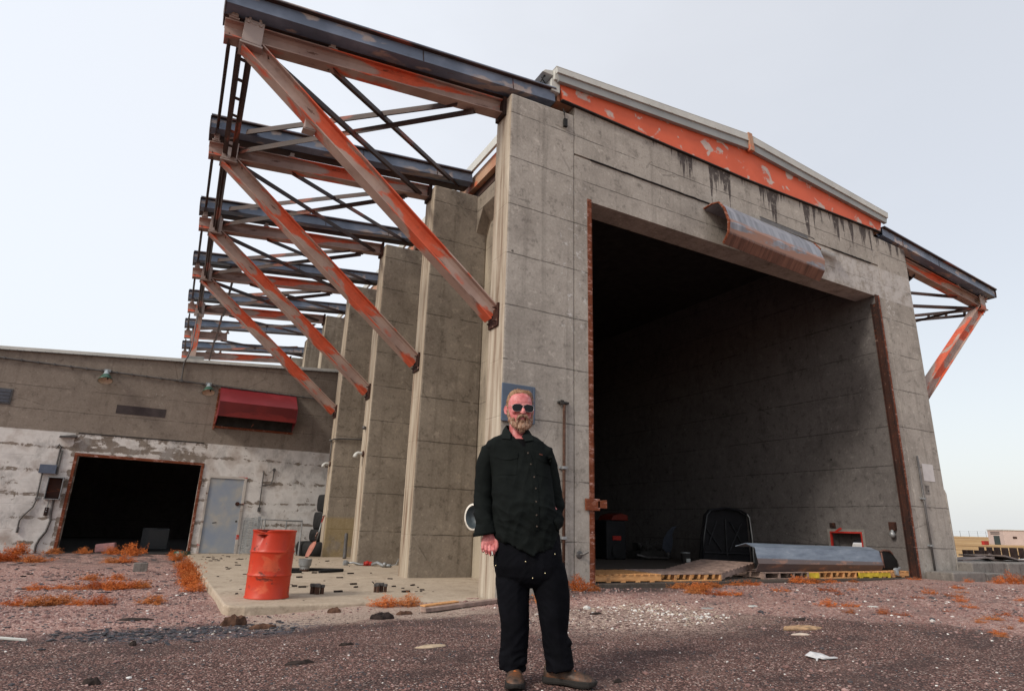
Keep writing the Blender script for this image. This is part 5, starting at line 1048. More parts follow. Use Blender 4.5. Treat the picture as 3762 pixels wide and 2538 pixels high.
# ------------------------------------------------------------ weeds
wm = NT('orange_dry_weed'); f_ = wm.noise(wm.O, 9, 4, .7); c_ = wm.ramp(f_, [(.3, (.19, .052, .016)), (.5, (.52, .135, .034)), (.72, (.68, .25, .085))]); oi = wm.t.nodes.new('ShaderNodeObjectInfo'); c_ = wm.mix(wm.mul(wm.ramp_range(oi.outputs['Random'], .25, 1.0), .45), c_, wm.ramp(f_, [(.3, (.16, .075, .028)), (.7, (.52, .27, .11))])); M['weed'] = wm.fin(c_, .85, 0, .1)
def weed_mesh(name, n_, hgt, seed, spread=1.0):
    r = random.Random(seed); m = MB()
    def twig(p, d, L, w_, lev):
        q = p+d*L; s = d.cross(Vector((r.uniform(-1, 1), r.uniform(-1, 1), r.uniform(-1, 1)))).normalized()*w_
        k = len(m.v); m.v += [tuple(p-s), tuple(p+s), tuple(q)]; m.f.append((k, k+1, k+2))
        if lev:
            for _ in range(r.choice((3, 4, 5))):
                t_ = r.uniform(.3, 1); dd = (d+Vector((r.gauss(0, .65), r.gauss(0, .65), r.gauss(0.05, .5)))).normalized()
                twig(p+d*L*t_, dd, L*r.uniform(.3, .55), w_*.75, lev-1)
        else:
            for _ in range(2):
                c = q+Vector((r.gauss(0, .012), r.gauss(0, .012), r.gauss(0, .012))); a = Vector((r.uniform(-1, 1), r.uniform(-1, 1), r.uniform(-1, 1))).normalized()*.013; b = a.orthogonal().normalized()*.009
                k = len(m.v); m.v += [tuple(c-a), tuple(c+b), tuple(c+a), tuple(c-b)]; m.f.append((k, k+1, k+2, k+3))
    for _ in range(n_):
        az = r.uniform(0, 6.283); el = abs(r.gauss(.75, .42)); d = Vector((math.cos(az)*math.cos(el)*spread, math.sin(az)*math.cos(el)*spread, max(.03, math.sin(el)*hgt))).normalized()
        o = Vector((r.gauss(0, .07), r.gauss(0, .07), 0)); L = r.uniform(.16, .30)*(1 if hgt > .5 else 1.1)
        twig(o, d, L*(.75+.5*d.z*hgt), .0045, 2)
    me = bpy.data.meshes.new(name); me.from_pydata(m.v, [], m.f); me.update(); me.materials.append(M['weed']); return me
WM = [weed_mesh('weed_round', 62, 1.0, 1), weed_mesh('weed_flat', 48, .45, 2, 1.2), weed_mesh('weed_sparse', 30, .8, 3), weed_mesh('weed_round_b', 54, .8, 4)]
def weed(x, y, wdt, label, kind=None, h=1.0, grp='orange dry weed tufts on the gravel', z=None):
    o = bpy.data.objects.new('dry_weed', WM[random.randrange(4) if kind is None else kind]); COL.objects.link(o)
    k = wdt*.80/.62; h = min(1.15, h*1.12); o.location = (x, y, (gh(x, y) if z is None else z)-.01); o.scale = (k, k, k*h); o.rotation_euler = (0, 0, random.uniform(0, 6.28)); tag(o, label, 'weed', grp)
GL = 'tuft'
for (x, y, w_, h) in [(-7.31, 1.75, .42, .55), (-7.05, 1.6, .42, .6), (-6.86, 1.7, .40, .6), (-6.65, 1.62, .36, .55), (-6.42, 1.5, .36, .7), (-7.35, 3.8, .5, .4), (-7.1, 3.85, .4, .4), (-6.84, 3.7, .45, .5), (-6.62, 3.7, .42, .6), (-6.4, 3.6, .5, .6), (-6.2, 3.65, .4, .6), (-6.03, 3.78, .4, .6)]:
    i_ = weed_i = globals().get('weed_i', 0)+1; near_ = y < 2.5
    weed(x, y, w_, ('orange weed clump number %s from the left in the near row left of the slab' % ['one', 'two', 'three', 'four', 'five'][i_-1]) if near_ else 'orange weed clump number %s from the left in the farther row left of the slab' % ['one', 'two', 'three', 'four', 'five', 'six', 'seven'][i_-6], 0 if h > .55 else 1, h, 'orange weed clumps in rows left of the slab')
weed(-5.85, 1.45, .40, 'lone orange weed tuft between the weed rows and the slab corner', 3, .6)
weed(-6.82, 5.25, .40, 'orange weed tuft further back, left of two', 3, .6); weed(-6.44, 5.35, .38, 'orange weed tuft further back, right of two', 3, .6)
for (x, y, w_, h) in [(-5.30, 3.1, .42, .75), (-5.33, 3.9, .46, .85), (-5.30, 4.7, .48, .9), (-5.32, 5.6, .5, .9), (-5.28, 6.6, .55, .9), (-5.3, 7.8, .5, .8), (-5.4, 10.2, .55, .7)]:
    weed(x, y, w_, 'tall orange weed hugging the left slab side, %s from the front' % {3.1: 'first', 3.9: 'second', 4.7: 'third', 5.6: 'fourth', 6.6: 'fifth', 7.8: 'sixth', 10.2: 'last'}[y], 0, h, 'orange weeds hugging the slab side')
for (x, y, w_, h) in [(-8.7, 9.5, .9, .5), (-9.2, 9.4, .8, .5), (-8.2, 9.3, .8, .4), (-8.95, 9.8, .7, .5), (-8.9, 12.0, .7, .8), (-8.2, 12.1, .55, .6), (-7.55, 12.2, .5, .7), (-6.9, 12.1, .6, .7), (-6.45, 11.9, .8, .8), (-6.5, 9.3, .6, .6), (-6.75, 9.2, .55, .5), (-5.45, 12.0, .5, .7), (-4.5, 12.3, .3, .6), (-9.6, 12.1, .5, .6)]:
    k_ = globals().get('ka_', 0); ka_ = k_+1
    weed(x, y, w_, 'orange weed ' + ['in the left gravel patch before the annex, nearest the middle', 'in the left gravel patch before the annex, leftmost', 'in the left gravel patch before the annex, rightmost', 'in the left gravel patch before the annex, furthest back', 'against the white annex wall below the crooked conduit', 'against the annex wall left of the big doorway', 'at the left side of the annex doorway', 'beside the pink roll in the annex doorway', 'largest in the middle of the annex doorway', 'beside the grey cinder block, on its right', 'beside the grey cinder block, on its left', 'beside the green tub at the doorway corner', 'tiny, at the foot of the steel door', 'at the far left end of the annex wall'][k_], 3, h, 'orange weeds in front of the annex')
weed(-3.28, -.02, .42, 'orange weed at the slab front edge beside the grey plank, left half', 0, .62); weed(-2.98, -.05, .42, 'orange weed at the slab front edge beside the grey plank, right half', 0, .68)
weed(-1.62, -.42, .40, 'orange weed left of the man at the corner buttress foot', 0, .85); weed(-1.25, -.55, .35, 'orange weed seen between the legs of the man', 0, .8)
weed(-.42, -.22, .42, 'upright orange weed right of the man beside the door jamb', 0, 1.15); weed(-.2, -.30, .25, 'small orange weed at the foot of the left door jamb', 3, .8)
for (x, y, w_, h) in [(1.65, -.12, .45, .5), (1.95, -.2, .5, .45), (2.3, -.18, .5, .4), (1.7, -.5, .5, .5), (1.3, -.75, .45, .4), (1.5, -.95, .5, .35), (1.75, -1.05, .5, .35), (2.9, -.1, .5, .35), (3.3, -.15, .5, .35), (4.6, -.1, .6, .45), (4.95, -.15, .5, .4), (5.5, -.12, .5, .35), (6.2, -.1, .4, .3), (8.2, -.15, .4, .3)]:
    k_ = globals().get('kp_', 0); kp_ = k_+1
    weed(x, y, w_, 'orange weed ' + ['before the second pallet, leftmost', 'before the second pallet, second from the left', 'before the second pallet, third from the left', 'before the second pallet, one step out on the gravel', 'before the bright pine pallet, leftmost of the loose drift', 'in the loose drift on the gravel, nearest the camera', 'in the loose drift on the gravel, right end', 'under the low corner of the tilted pallet', 'just right of the low corner of the tilted pallet', 'in front of the grey weathered pallet', 'left of the yellow board', 'right of the yellow board', 'under the middle of the fallen hood', 'at the foot of the right door jamb'][k_], 1 if h < .4 else 3, h, 'orange weeds along the pallets')
for (x, y, w_, h) in [(1.92, -3.28, .34, .5), (2.02, -3.45, .25, .4), (1.60, -3.05, .28, .5), (2.28, -4.14, .22, .5), (1.45, -4.7, .20, .4), (1.62, -4.62, .24, .4), (2.1, -4.5, .18, .5), (5.35, -2.34, .35, .4), (4.68, -2.77, .35, .5), (5.3, -2.0, .35, .5), (1.97, -2.5, .40, .5), (2.3, -2.6, .35, .35), (9.8, -1.0, .5, .6), (10.3, -1.0, .6, .8), (10.7, -1.05, .6, .7), (11.1, -1.1, .5, .5), (3.7, -1.3, .45, .4), (4.3, -1.35, .3, .3), (3.4, -1.7, .25, .4), (2.8, -1.1, .4, .35), (4.0, -3.2, .3, .4), (3.4, -3.9, .25, .5), (3.0, -4.3, .3, .5), (2.75, -4.05, .3, .4), (6.3, -2.0, .3, .3), (7.0, -1.6, .35, .35), (9.0, -.8, .3, .6), (6.0, -3.0, .3, .4), (4.4, -2.3, .28, .3), (3.1, -3.4, .2, .4)]:
    weed(x, y, w_, GL, 1 if h < .45 else 2, h)


tf_ = [o for o in COL.objects if o.get('label') == 'tuft']
def scx(o):
    d = Vector(o.location)-CAM; return d.dot(rr)/d.dot(fw)
tf_.sort(key=scx); ON = 'first second third fourth fifth sixth seventh eighth ninth tenth eleventh twelfth thirteenth fourteenth fifteenth'.split()
nf = [o for o in tf_ if o.location.y < -1.4]; ff_ = [o for o in tf_ if o.location.y >= -1.4]
for i_, o in enumerate(nf):
    o['label'] = 'small orange tuft on the nearer pink gravel, %s from %s of those tufts' % ((ON[i_], 'the left') if i_ < 12 else (ON[len(nf)-1-i_], 'the right end'))
for i_, o in enumerate(ff_): o['label'] = 'small orange tuft on gravel close to the hangar front, %s from the left of those' % ON[i_]
# ------------------------------------------------------------ the man (built in a frame: x = image right, y = away, z = up)
from mathutils.bvhtree import BVHTree
MP = Vector((-3.72, -4.40, .03)); MRZ = R(-30.95)
man = thing('person', 'bearded man in sunglasses, dark green shirt and black trousers standing before the hangar', 'person', MP, rz=MRZ)
def evalmesh(mb, voxel, smooth=3, name='m'):
    me = bpy.data.meshes.new(name); me.from_pydata(mb.v, [], mb.f); me.update()
    bm = bmesh.new(); bm.from_mesh(me); bmesh.ops.recalc_face_normals(bm, faces=bm.faces); bm.to_mesh(me); bm.free()
    o = bpy.data.objects.new(name, me); COL.objects.link(o)
    r = o.modifiers.new('r', 'REMESH'); r.mode = 'VOXEL'; r.voxel_size = voxel
    s_ = o.modifiers.new('s', 'SMOOTH'); s_.iterations = smooth; s_.factor = .5
    dg_ = bpy.context.evaluated_depsgraph_get(); dg_.update(); out = bpy.data.meshes.new_from_object(o.evaluated_get(dg_))
    bpy.data.objects.remove(o); bpy.data.meshes.remove(me); return out
def pobj(name, me, mat, parent, smooth=True):
    me.name = name; me.materials.clear(); me.materials.append(mat)
    if smooth: me.polygons.foreach_set('use_smooth', [True]*len(me.polygons))
    o = bpy.data.objects.new(name, me); COL.objects.link(o); o.parent = parent; return o
def disp(me, fn):
    no = [v.normal.copy() for v in me.vertices]
    for v, n_ in zip(me.vertices, no): v.co = v.co+n_*fn(v.co)
    me.update()
def sloft(m, rings, n=56, ex=2.4, caps=True):
    cs = []
    for (cx_, cy_, z, rx, ry) in rings:
        c = []
        for k in range(n):
            t = 2*math.pi*k/n; ct, st_ = math.cos(t), math.sin(t); c.append((cx_+rx*math.copysign(abs(ct)**(2/ex), ct), cy_+ry*math.copysign(abs(st_)**(2/ex), st_), z))
        cs.append(c)
    return m.ring(cs, caps=caps)
sk = NT('flushed_skin'); P_ = sk.O; f_ = sk.noise(P_, 26, 5, .6); ox, oy, oz = sk.xyz(P_)
c_ = sk.ramp(f_, [(.3, (.38, .085, .085)), (.55, (.54, .175, .175)), (.75, (.66, .30, .29))]); sk.bump(sk.noise(P_, 160, 4), .25, .002)
sk.b.inputs['Subsurface Weight'].default_value = .08; sk.b.inputs['Subsurface Scale'].default_value = .01; M['skin'] = sk.fin(c_, .48, 0, .4)
def cloth(name, a, b, scale=260, rough=.85):
    n = NT(name); f = n.noise(n.O, 7, 5, .6); c = n.ramp(f, [(.3, a), (.7, b)]); n.bump(n.noise(n.sc(n.O, 1, 1, .6), scale, 3, .6), .35, .0015); return n.fin(c, rough, 0, .08)
M['shirt'] = cloth('dark_green_twill', (.0042, .0056, .0056), (.0078, .0100, .0098)); M['jeans'] = cloth('black_denim', (.0018, .0020, .0032), (.0042, .0045, .0070)); M['tee'] = cloth('black_jersey', (.004, .004, .005), (.007, .007, .008))
HX, HY, HZ = -.118, .0, 1.750; HYAW = R(15)
def hd_(p):
    p = (p[0]*1.13, p[1]*1.04, p[2]*1.03)  # head local -> man frame
    x, y, z = p; return (HX+x*math.cos(HYAW)-y*math.sin(HYAW), HY+x*math.sin(HYAW)+y*math.cos(HYAW), HZ+z)
body = MB(); hm = MB()
cs = []
for z, rx, f_, b_ in [(.128, .012, .010, .014), (.124, .036, .040, .046), (.108, .058, .066, .074), (.08, .071, .083, .092), (.045, .0765, .0905, .098), (.01, .077, .089, .098), (-.02, .0755, .087, .088), (-.05, .071, .088, .072), (-.08, .063, .087, .055), (-.105, .052, .084, .035), (-.122, .036, .076, .012), (-.128, .015, .060, -.010)]:
    c = []
    for k in range(48):
        t = 2*math.pi*k/48; ct, st_ = math.cos(t), math.sin(t); d = f_ if st_ < 0 else b_; e_ = 2.25
        c.append((rx*math.copysign(abs(ct)**(2/e_), ct), d*math.copysign(abs(st_)**(2/e_), st_), z))
    cs.append(c)
hm.ring(cs)
for sx in (-1, 1):
    hm.ball((sx*.032, -.082, .020), .030, .014, .009, 8)      # brow
    hm.ball((sx*.040, -.070, -.028), .024, .020, .020, 8)     # cheek
    hm.ball((sx*.011, -.100, -.036), .010, .011, .008, 6)     # nostril wing
    hm.tube([(sx*.078, .004, .014), (sx*.088, .012, .018), (sx*.092, .018, .0), (sx*.089, .014, -.026), (sx*.080, .0, -.038)], [.007, .0075, .008, .007, .006], 8)
    hm.ball((sx*.082, .008, -.008), .008, .016, .024, 6)
hm.tube([(0, -.088, .018), (0, -.098, -.004), (0, -.113, -.028), (0, -.112, -.037), (0, -.095, -.044)], [.008, .0095, .0125, .013, .008], 10)
hm.ball((0, -.086, -.066), .024, .012, .008, 8); hm.ball((0, -.084, -.080), .021, .012, .007, 8); hm.ball((0, -.076, -.112), .026, .018, .016, 8)
hm.v = [hd_(v) for v in hm.v]; body.v += hm.v; body.f += hm.f
body.tube([(-.128, .018, 1.66), (-.130, .022, 1.60), (-.135, .02, 1.52)], [.058, .060, .075], 24)
sloft(body, [(-.135, .01, 1.56, .09, .06), (-.14, .01, 1.50, .185, .09), (-.12, 0, 1.42, .185, .105), (-.09, 0, 1.25, .175, .115), (-.07, 0, 1.08, .175, .13), (-.05, .01, .95, .18, .12), (-.04, .01, .84, .17, .11), (-.035, .01, .74, .14, .09)])
body.tube([(-.31, .0, 1.47), (-.345, .01, 1.30), (-.348, .012, 1.12), (-.330, -.045, .98), (-.302, -.075, .89)], [.052, .044, .040, .036, .026], 16)
body.tube([(.065, .0, 1.47), (.110, .02, 1.30), (.132, .035, 1.12), (.130, -.03, 1.02), (.115, -.09, .95), (.10, -.10, .90)], [.052, .044, .040, .036, .028, .03], 16)
body.tube([(-.13, .0, .70), (-.115, -.005, .42), (-.115, .01, .12), (-.113, .02, .06)], [.08, .055, .042, .04], 16)
body.tube([(.095, .0, .70), (.14, -.005, .42), (.155, .02, .12), (.155, .02, .07)], [.08, .055, .042, .04], 16)
hs_ = len(body.v)
# right hand hanging on the image's left: palm, four unequal curled fingers and a thumb
sloft(body, [(-.287, -.030, .905, .027, .020), (-.286, -.032, .885, .034, .019), (-.286, -.034, .862, .0415, .018), (-.286, -.036, .840, .043, .0165), (-.286, -.036, .828, .040, .013)], 24, 2.8)
for fx, kz, l1, l2, l3, dy in [(-.3195, .832, .024, .018, .014, .004), (-.2985, .829, .030, .022, .015, 0), (-.2765, .828, .034, .024, .016, -.002), (-.2545, .831, .031, .022, .016, -.008)]:
    p = [Vector((fx, -.040, kz+.004)), Vector((fx+.001, -.050+dy, kz-l1)), Vector((fx+.003, -.042+dy, kz-l1-l2)), Vector((fx+.004, -.024+dy, kz-l1-l2-l3*.35))]
    body.tube(p, [.0098, .0096, .0088, .0074], 10); body.ball(p[1], .0102, .0102, .0102, 5); body.ball(p[3], .0074, .0074, .0074, 5); body.ball(p[0], .0108, .0095, .010, 5)
body.tube([(-.252, -.030, .876), (-.238, -.042, .852), (-.234, -.050, .820), (-.242, -.052, .796)], [.015, .0125, .0105, .0085], 10); body.ball((-.242, -.052, .795), .0085, .0085, .009, 5)
body.v[hs_:] = [((v[0]+.287)*1.12-.300, (v[1])*1.1-.045, v[2]) for v in body.v[hs_:]]
bm_ = evalmesh(body, .0034, 2, 'body'); bo = pobj('body', bm_, M['skin'], man)
# nails
nl = MB()
for fx, z in ((-.314, .776), (-.294, .762), (-.272, .752)): nl.ball((fx-.015, -.100, z+.014), .0045, .0025, .006, 4)
pobj_m = nl.build('fingernails', plain('nail', (.62, .34, .30), .35), None, smooth=True); pobj_m.parent = bo
# neck tee
tm = MB(); sloft(tm, [(-.132, .008, 1.535, .080, .078), (-.134, .006, 1.52, .105, .088), (-.136, .004, 1.50, .13, .098), (-.13, 0, 1.44, .17, .120), (-.12, 0, 1.36, .18, .125)], caps=False)
t_ = tm.build('tee_shirt', M['tee'], None, smooth=True); t_.parent = man
# shirt
def hem(x, front):
    if not front: return .835
    if x < .012: return np.interp(x, [-.27, -.225, -.12, -.02, .012], [.90, .872, .822, .772, .765])
    return np.interp(x, [.012, .022, .07, .125, .15, .17], [.93, .925, .865, .808, .88, .95])
rngs = [(-.130, .012, 1.588, .070, .066), (-.134, .008, 1.570, .105, .080), (-.138, .004, 1.548, .155, .095), (-.142, 0, 1.520, .195, .110), (-.140, 0, 1.48, .212, .122), (-.120, 0, 1.42, .213, .132), (-.102, -.003, 1.34, .210, .140), (-.090, -.008, 1.26, .206, .150), (-.080, -.014, 1.18, .206, .160), (-.070, -.020, 1.10, .208, .168), (-.062, -.020, 1.02, .211, .166), (-.056, -.014, .95, .214, .160)]
sm = MB(); n_ = 112; cs = []
for (cx_, cy_, z, rx, ry) in rngs: cs.append([(cx_+rx*math.copysign(abs(math.cos(t))**(2/2.4), math.cos(t)), cy_+ry*math.copysign(abs(math.sin(t))**(2/2.4), math.sin(t)), z) for t in [2*math.pi*k/n_ for k in range(n_)]])
for fr in (.35, .7, 1.0):
    c = []
    for k in range(n_):
        t = 2*math.pi*k/n_; x = -.052+(.216+.004*fr)*math.copysign(abs(math.cos(t))**(2/2.4), math.cos(t)); y = -.010+.155*math.copysign(abs(math.sin(t))**(2/2.4), math.sin(t))
        h = float(hem(x, math.sin(t) < -.12)); c.append((x, y, .95+(min(h, .945)-.95)*fr))
    cs.append(c)
sm.ring(cs)
me = evalmesh(sm, .006, 4, 'shirt')
bmv = bmesh.new(); bmv.from_mesh(me)
dv = [v for v in bmv.verts if v.co.z > 1.47 and v.co.y < .0 and abs(v.co.x-(-.078-.30*(v.co.z-1.47))) < (v.co.z-1.47)*.62 and abs(v.co.x+.11) < .062 or (v.co.z > 1.574 and math.hypot(v.co.x+.13, v.co.y-.01) < .064)]
bmesh.ops.delete(bmv, geom=dv, context='VERTS'); bmv.to_mesh(me); bmv.free(); me.update()
def ridge(p, s): return 1-abs(mn.noise(Vector(p)*s))*2.2
def fold(p):
    x, y, z = p; w_ = mn.noise_vector(Vector((x, y, z))*3.0)*.05
    a = ridge((x*1.0+w_.x, y, z*2.6+w_.z+x*.9), 7.0); b = ridge((x*2.4-z*.5+w_.x, y*2, z*.7+4), 6.5)
    arm = 1 if (x < -.285 or x > .115) else 0
    el_ = math.exp(-((z-1.06)/.10)**2)*(.010 if arm else .004); low = max(0, min(1, (1.22-z)/.25))
    dg2 = ridge((x*1.6+z*1.5+w_.x, y, z*1.2-x*1.3+w_.z), 5.5)
    return (a*(.0015+el_+.002*low)+dg2*.006*low*(1-arm)+dg2*.003+b*.0045*(1-arm)*.8+mn.noise(Vector(p)*40)*.0006)*(1 if z < 1.52 else .35)
disp(me, fold); so = pobj('shirt', me, M['shirt'], man)
base_me = me
for SL_i in (0, 1):
    SL = MB()
    if SL_i == 0: SL.tube([(-.270, .0, 1.462), (-.318, .004, 1.440), (-.343, .008, 1.36), (-.350, .012, 1.24), (-.350, .014, 1.12), (-.344, -.010, 1.04), (-.334, -.045, .97), (-.322, -.066, .925)], [.060, .074, .069, .065, .062, .060, .058, .060], 28)
    else: SL.tube([(.015, .0, 1.465), (.056, .004, 1.440), (.096, .012, 1.36), (.118, .026, 1.24), (.134, .040, 1.12), (.142, .020, 1.04), (.134, -.040, .985), (.118, -.090, .955)], [.060, .070, .062, .059, .060, .060, .054, .047], 28)
    ms_ = evalmesh(SL, .006, 4, 'sleeve'); disp(ms_, fold); pobj('sleeve', ms_, M['shirt'], so)
me = base_me
bv_ = BVHTree.FromPolygons([v.co for v in me.vertices], [p.vertices for p in me.polygons])
def front(x, z, off=.003):
    h = bv_.ray_cast(Vector((x, -1, z)), Vector((0, 1, 0)))
    return (h[0]+Vector((0, -off, 0))) if h[0] else Vector((x, -.15, z))
def patch(name, rows, mat, parent, off=.004, th=.003):
    """rows: list of lists of (x, z); laid on the shirt surface"""
    m = MB(); R_, C2 = len(rows), len(rows[0]); a = [front(x, z, off) for r in rows for x, z in r]; b = [p+Vector((0, off+th, 0)) for p in a]; n0 = len(a)
    ff = [(i*C2+j, i*C2+j+1, (i+1)*C2+j+1, (i+1)*C2+j) for i in range(R_-1) for j in range(C2-1)]
    bd = [j for j in range(C2)]+[i*C2+C2-1 for i in range(1, R_)]+[(R_-1)*C2+j for j in range(C2-2, -1, -1)]+[i*C2 for i in range(R_-2, 0, -1)]
    m.add(a+b, ff+[tuple(i+n0 for i in f[::-1]) for f in ff]+[(bd[k], bd[(k+1) % len(bd)], bd[(k+1) % len(bd)]+n0, bd[k]+n0) for k in range(len(bd))])
    o = m.build(name, mat, None, smooth=False, auto=50); o.parent = parent; return o
plk = lambda z: float(np.interp(z, [.79, .934, 1.231, 1.437, 1.50], [.014, .019, .006, -.052, -.075]))
patch('placket', [[(plk(z)+d, z) for d in (-.017, 0, .017)] for z in np.linspace(.93, 1.455, 26)], M['shirt'], so)
def pocket(x0, x1, zt0, zt1, sgn):
    rows = []
    for i in range(8):
        v_ = i/7; rows.append([(x0+(x1-x0)*u_, zt0+(zt1-zt0)*u_-v_*(.036+.016*math.sin(math.pi*u_))) for u_ in np.linspace(0, 1, 10)])
    patch('pocket_flap', rows, M['shirt'], so, .007, .003)
    rows = [[(x0+.004+(x1-x0-.008)*u_, zt0+(zt1-zt0)*u_-.02-v_*.13) for u_ in np.linspace(0, 1, 8)] for v_ in np.linspace(0, 1, 8)]
    patch('pocket', rows, M['shirt'], so, .0035, .003)
pocket(-.262, -.118, 1.432, 1.430, -1); pocket(.004, .112, 1.436, 1.415, 1)
patch('chest_label', [[(.026+d, z-d*.2) for d in (0, .012, .024)] for z in (1.430, 1.423)], plain('brown_label', (.12, .035, .02), .7), so, .010, .002)
M['button'] = plain('horn_button', (.06, .045, .035), .35, 0, .3, 10)
bt = MB()
for z in (1.43, 1.355, 1.27, 1.195, 1.11, 1.025, .955):
    p = front(plk(z), z, .006); bt.lathe(p, [(0, -.001), (.0055, -.001), (.0055, .002), (0, .002)], 10, (0, -1, 0))
bt.build('shirt_buttons', M['button'], None, smooth=False).parent = so
# turned back cuff
cu = MB(); cs = []
for (cx_, cy_, z, rx, ry, dz) in [(-.326, -.060, .958, .062, .060, 0), (-.328, -.066, .932, .070, .064, .010), (-.327, -.070, .905, .078, .066, .022), (-.325, -.072, .888, .082, .066, .026), (-.322, -.072, .892, .074, .060, .024), (-.322, -.068, .93, .057, .055, .01)]:
    cs.append([(cx_+rx*math.cos(t), cy_+ry*math.sin(t), z-dz*math.cos(t)*(-1)*.6) for t in [2*math.pi*k/32 for k in range(32)]])
cu.ring(cs, caps=False); cu.jit(.004, 14); q_ = cu.build('cuff', M['shirt'], None, smooth=True); q_.parent = so
# collar leaves
M['collar'] = cloth('dark_green_collar', (.0062, .0082, .0080), (.0105, .0135, .0128))
def collar(sg):
    m = MB(); T, B = [], []
    if sg < 0: top = [(-.13, .088, 1.632), (-.180, .072, 1.642), (-.208, .030, 1.642), (-.212, -.022, 1.630), (-.200, -.062, 1.604), (-.172, -.092, 1.572)]; bot = [(-.13, .100, 1.590), (-.190, .088, 1.590), (-.232, .030, 1.585), (-.240, -.040, 1.565), (-.232, -.105, 1.528), (-.172, -.128, 1.522)]
    else: top = [(-.13, .088, 1.632), (-.09, .078, 1.632), (-.060, .035, 1.625), (-.062, -.020, 1.605), (-.078, -.065, 1.572), (-.096, -.095, 1.545)]; bot = [(-.13, .100, 1.590), (-.075, .090, 1.590), (-.035, .030, 1.580), (-.022, -.040, 1.560), (-.016, -.112, 1.522), (-.070, -.126, 1.510)]
    top = [Vector(p) for p in top]; bot = [Vector(p) for p in bot]; rg = []
    for a, b in zip(top, bot):
        mid = (a+b)/2; out = (mid-Vector((-.13, .01, mid.z))).normalized()*.006; rg.append([a, mid+out, b, b-out*.5, mid-out*.3, a-out*.5])
    m.ring(rg); o = m.build('collar', M['collar'], None, auto=50); o.parent = so
collar(-1); collar(1)
# trousers
tr = MB()
sloft(tr, [(-.045, .005, .97, .205, .140), (-.045, .005, .90, .215, .145), (-.042, .005, .80, .225, .150), (-.036, .005, .70, .228, .148), (-.028, .005, .64, .222, .135), (-.012, .005, .60, .18, .11), (-.008, .005, .57, .09, .08)], 56, 2.5)
tr.tube([(-.140, .005, .70), (-.138, .005, .60), (-.128, .0, .50), (-.116, -.005, .40), (-.110, .0, .30), (-.114, .006, .22), (-.120, .008, .16), (-.120, .006, .075)], [.108, .112, .104, .093, .086, .082, .081, .078], 28)
tr.tube([(.090, .005, .70), (.112, .005, .60), (.134, .0, .50), (.139, -.004, .40), (.143, .0, .30), (.156, .008, .23), (.168, .008, .17), (.182, .004, .085)], [.116, .118, .106, .096, .082, .083, .084, .084], 28)
tr.ball((-.068, -.01, .13), .032, .05, .04, 8); tr.ball((-.17, .0, .20), .028, .05, .035, 8); tr.ball((.225, .0, .15), .036, .06, .045, 8); tr.ball((.222, .0, .245), .028, .05, .03, 8)
me = evalmesh(tr, .0065, 4, 'trousers')
def foldt(p):
    x, y, z = p; w_ = mn.noise_vector(Vector(p)*4)*.05
    st_ = max(0, min(1, (.36-z)/.22)); a = ridge((x*1.4+w_.x*2, y*.8, z*2.4+w_.z*2+abs(x+.02)*1.8), 8); b = ridge((x*2.2+w_.x, y*2.2, z*.45), 6)
    return a*(.002+.007*st_)+b*.0045+mn.noise(Vector(p)*45)*.0005
disp(me, foldt); to = pobj('trousers', me, M['jeans'], man)
bv_ = BVHTree.FromPolygons([v.co for v in me.vertices], [p.vertices for p in me.polygons])
rv = MB()
for x, z in ((-.050, .735), (.139, .785), (.076, .668), (-.003, .636), (-.245, .701)):
    p = front(x, z, .001); rv.ball(p, .0042, .003, .0042, 5)
rv.build('rivets', plain('brass_rivet', (.75, .66, .42), .25, .6, .1, 5), None, smooth=True).parent = to
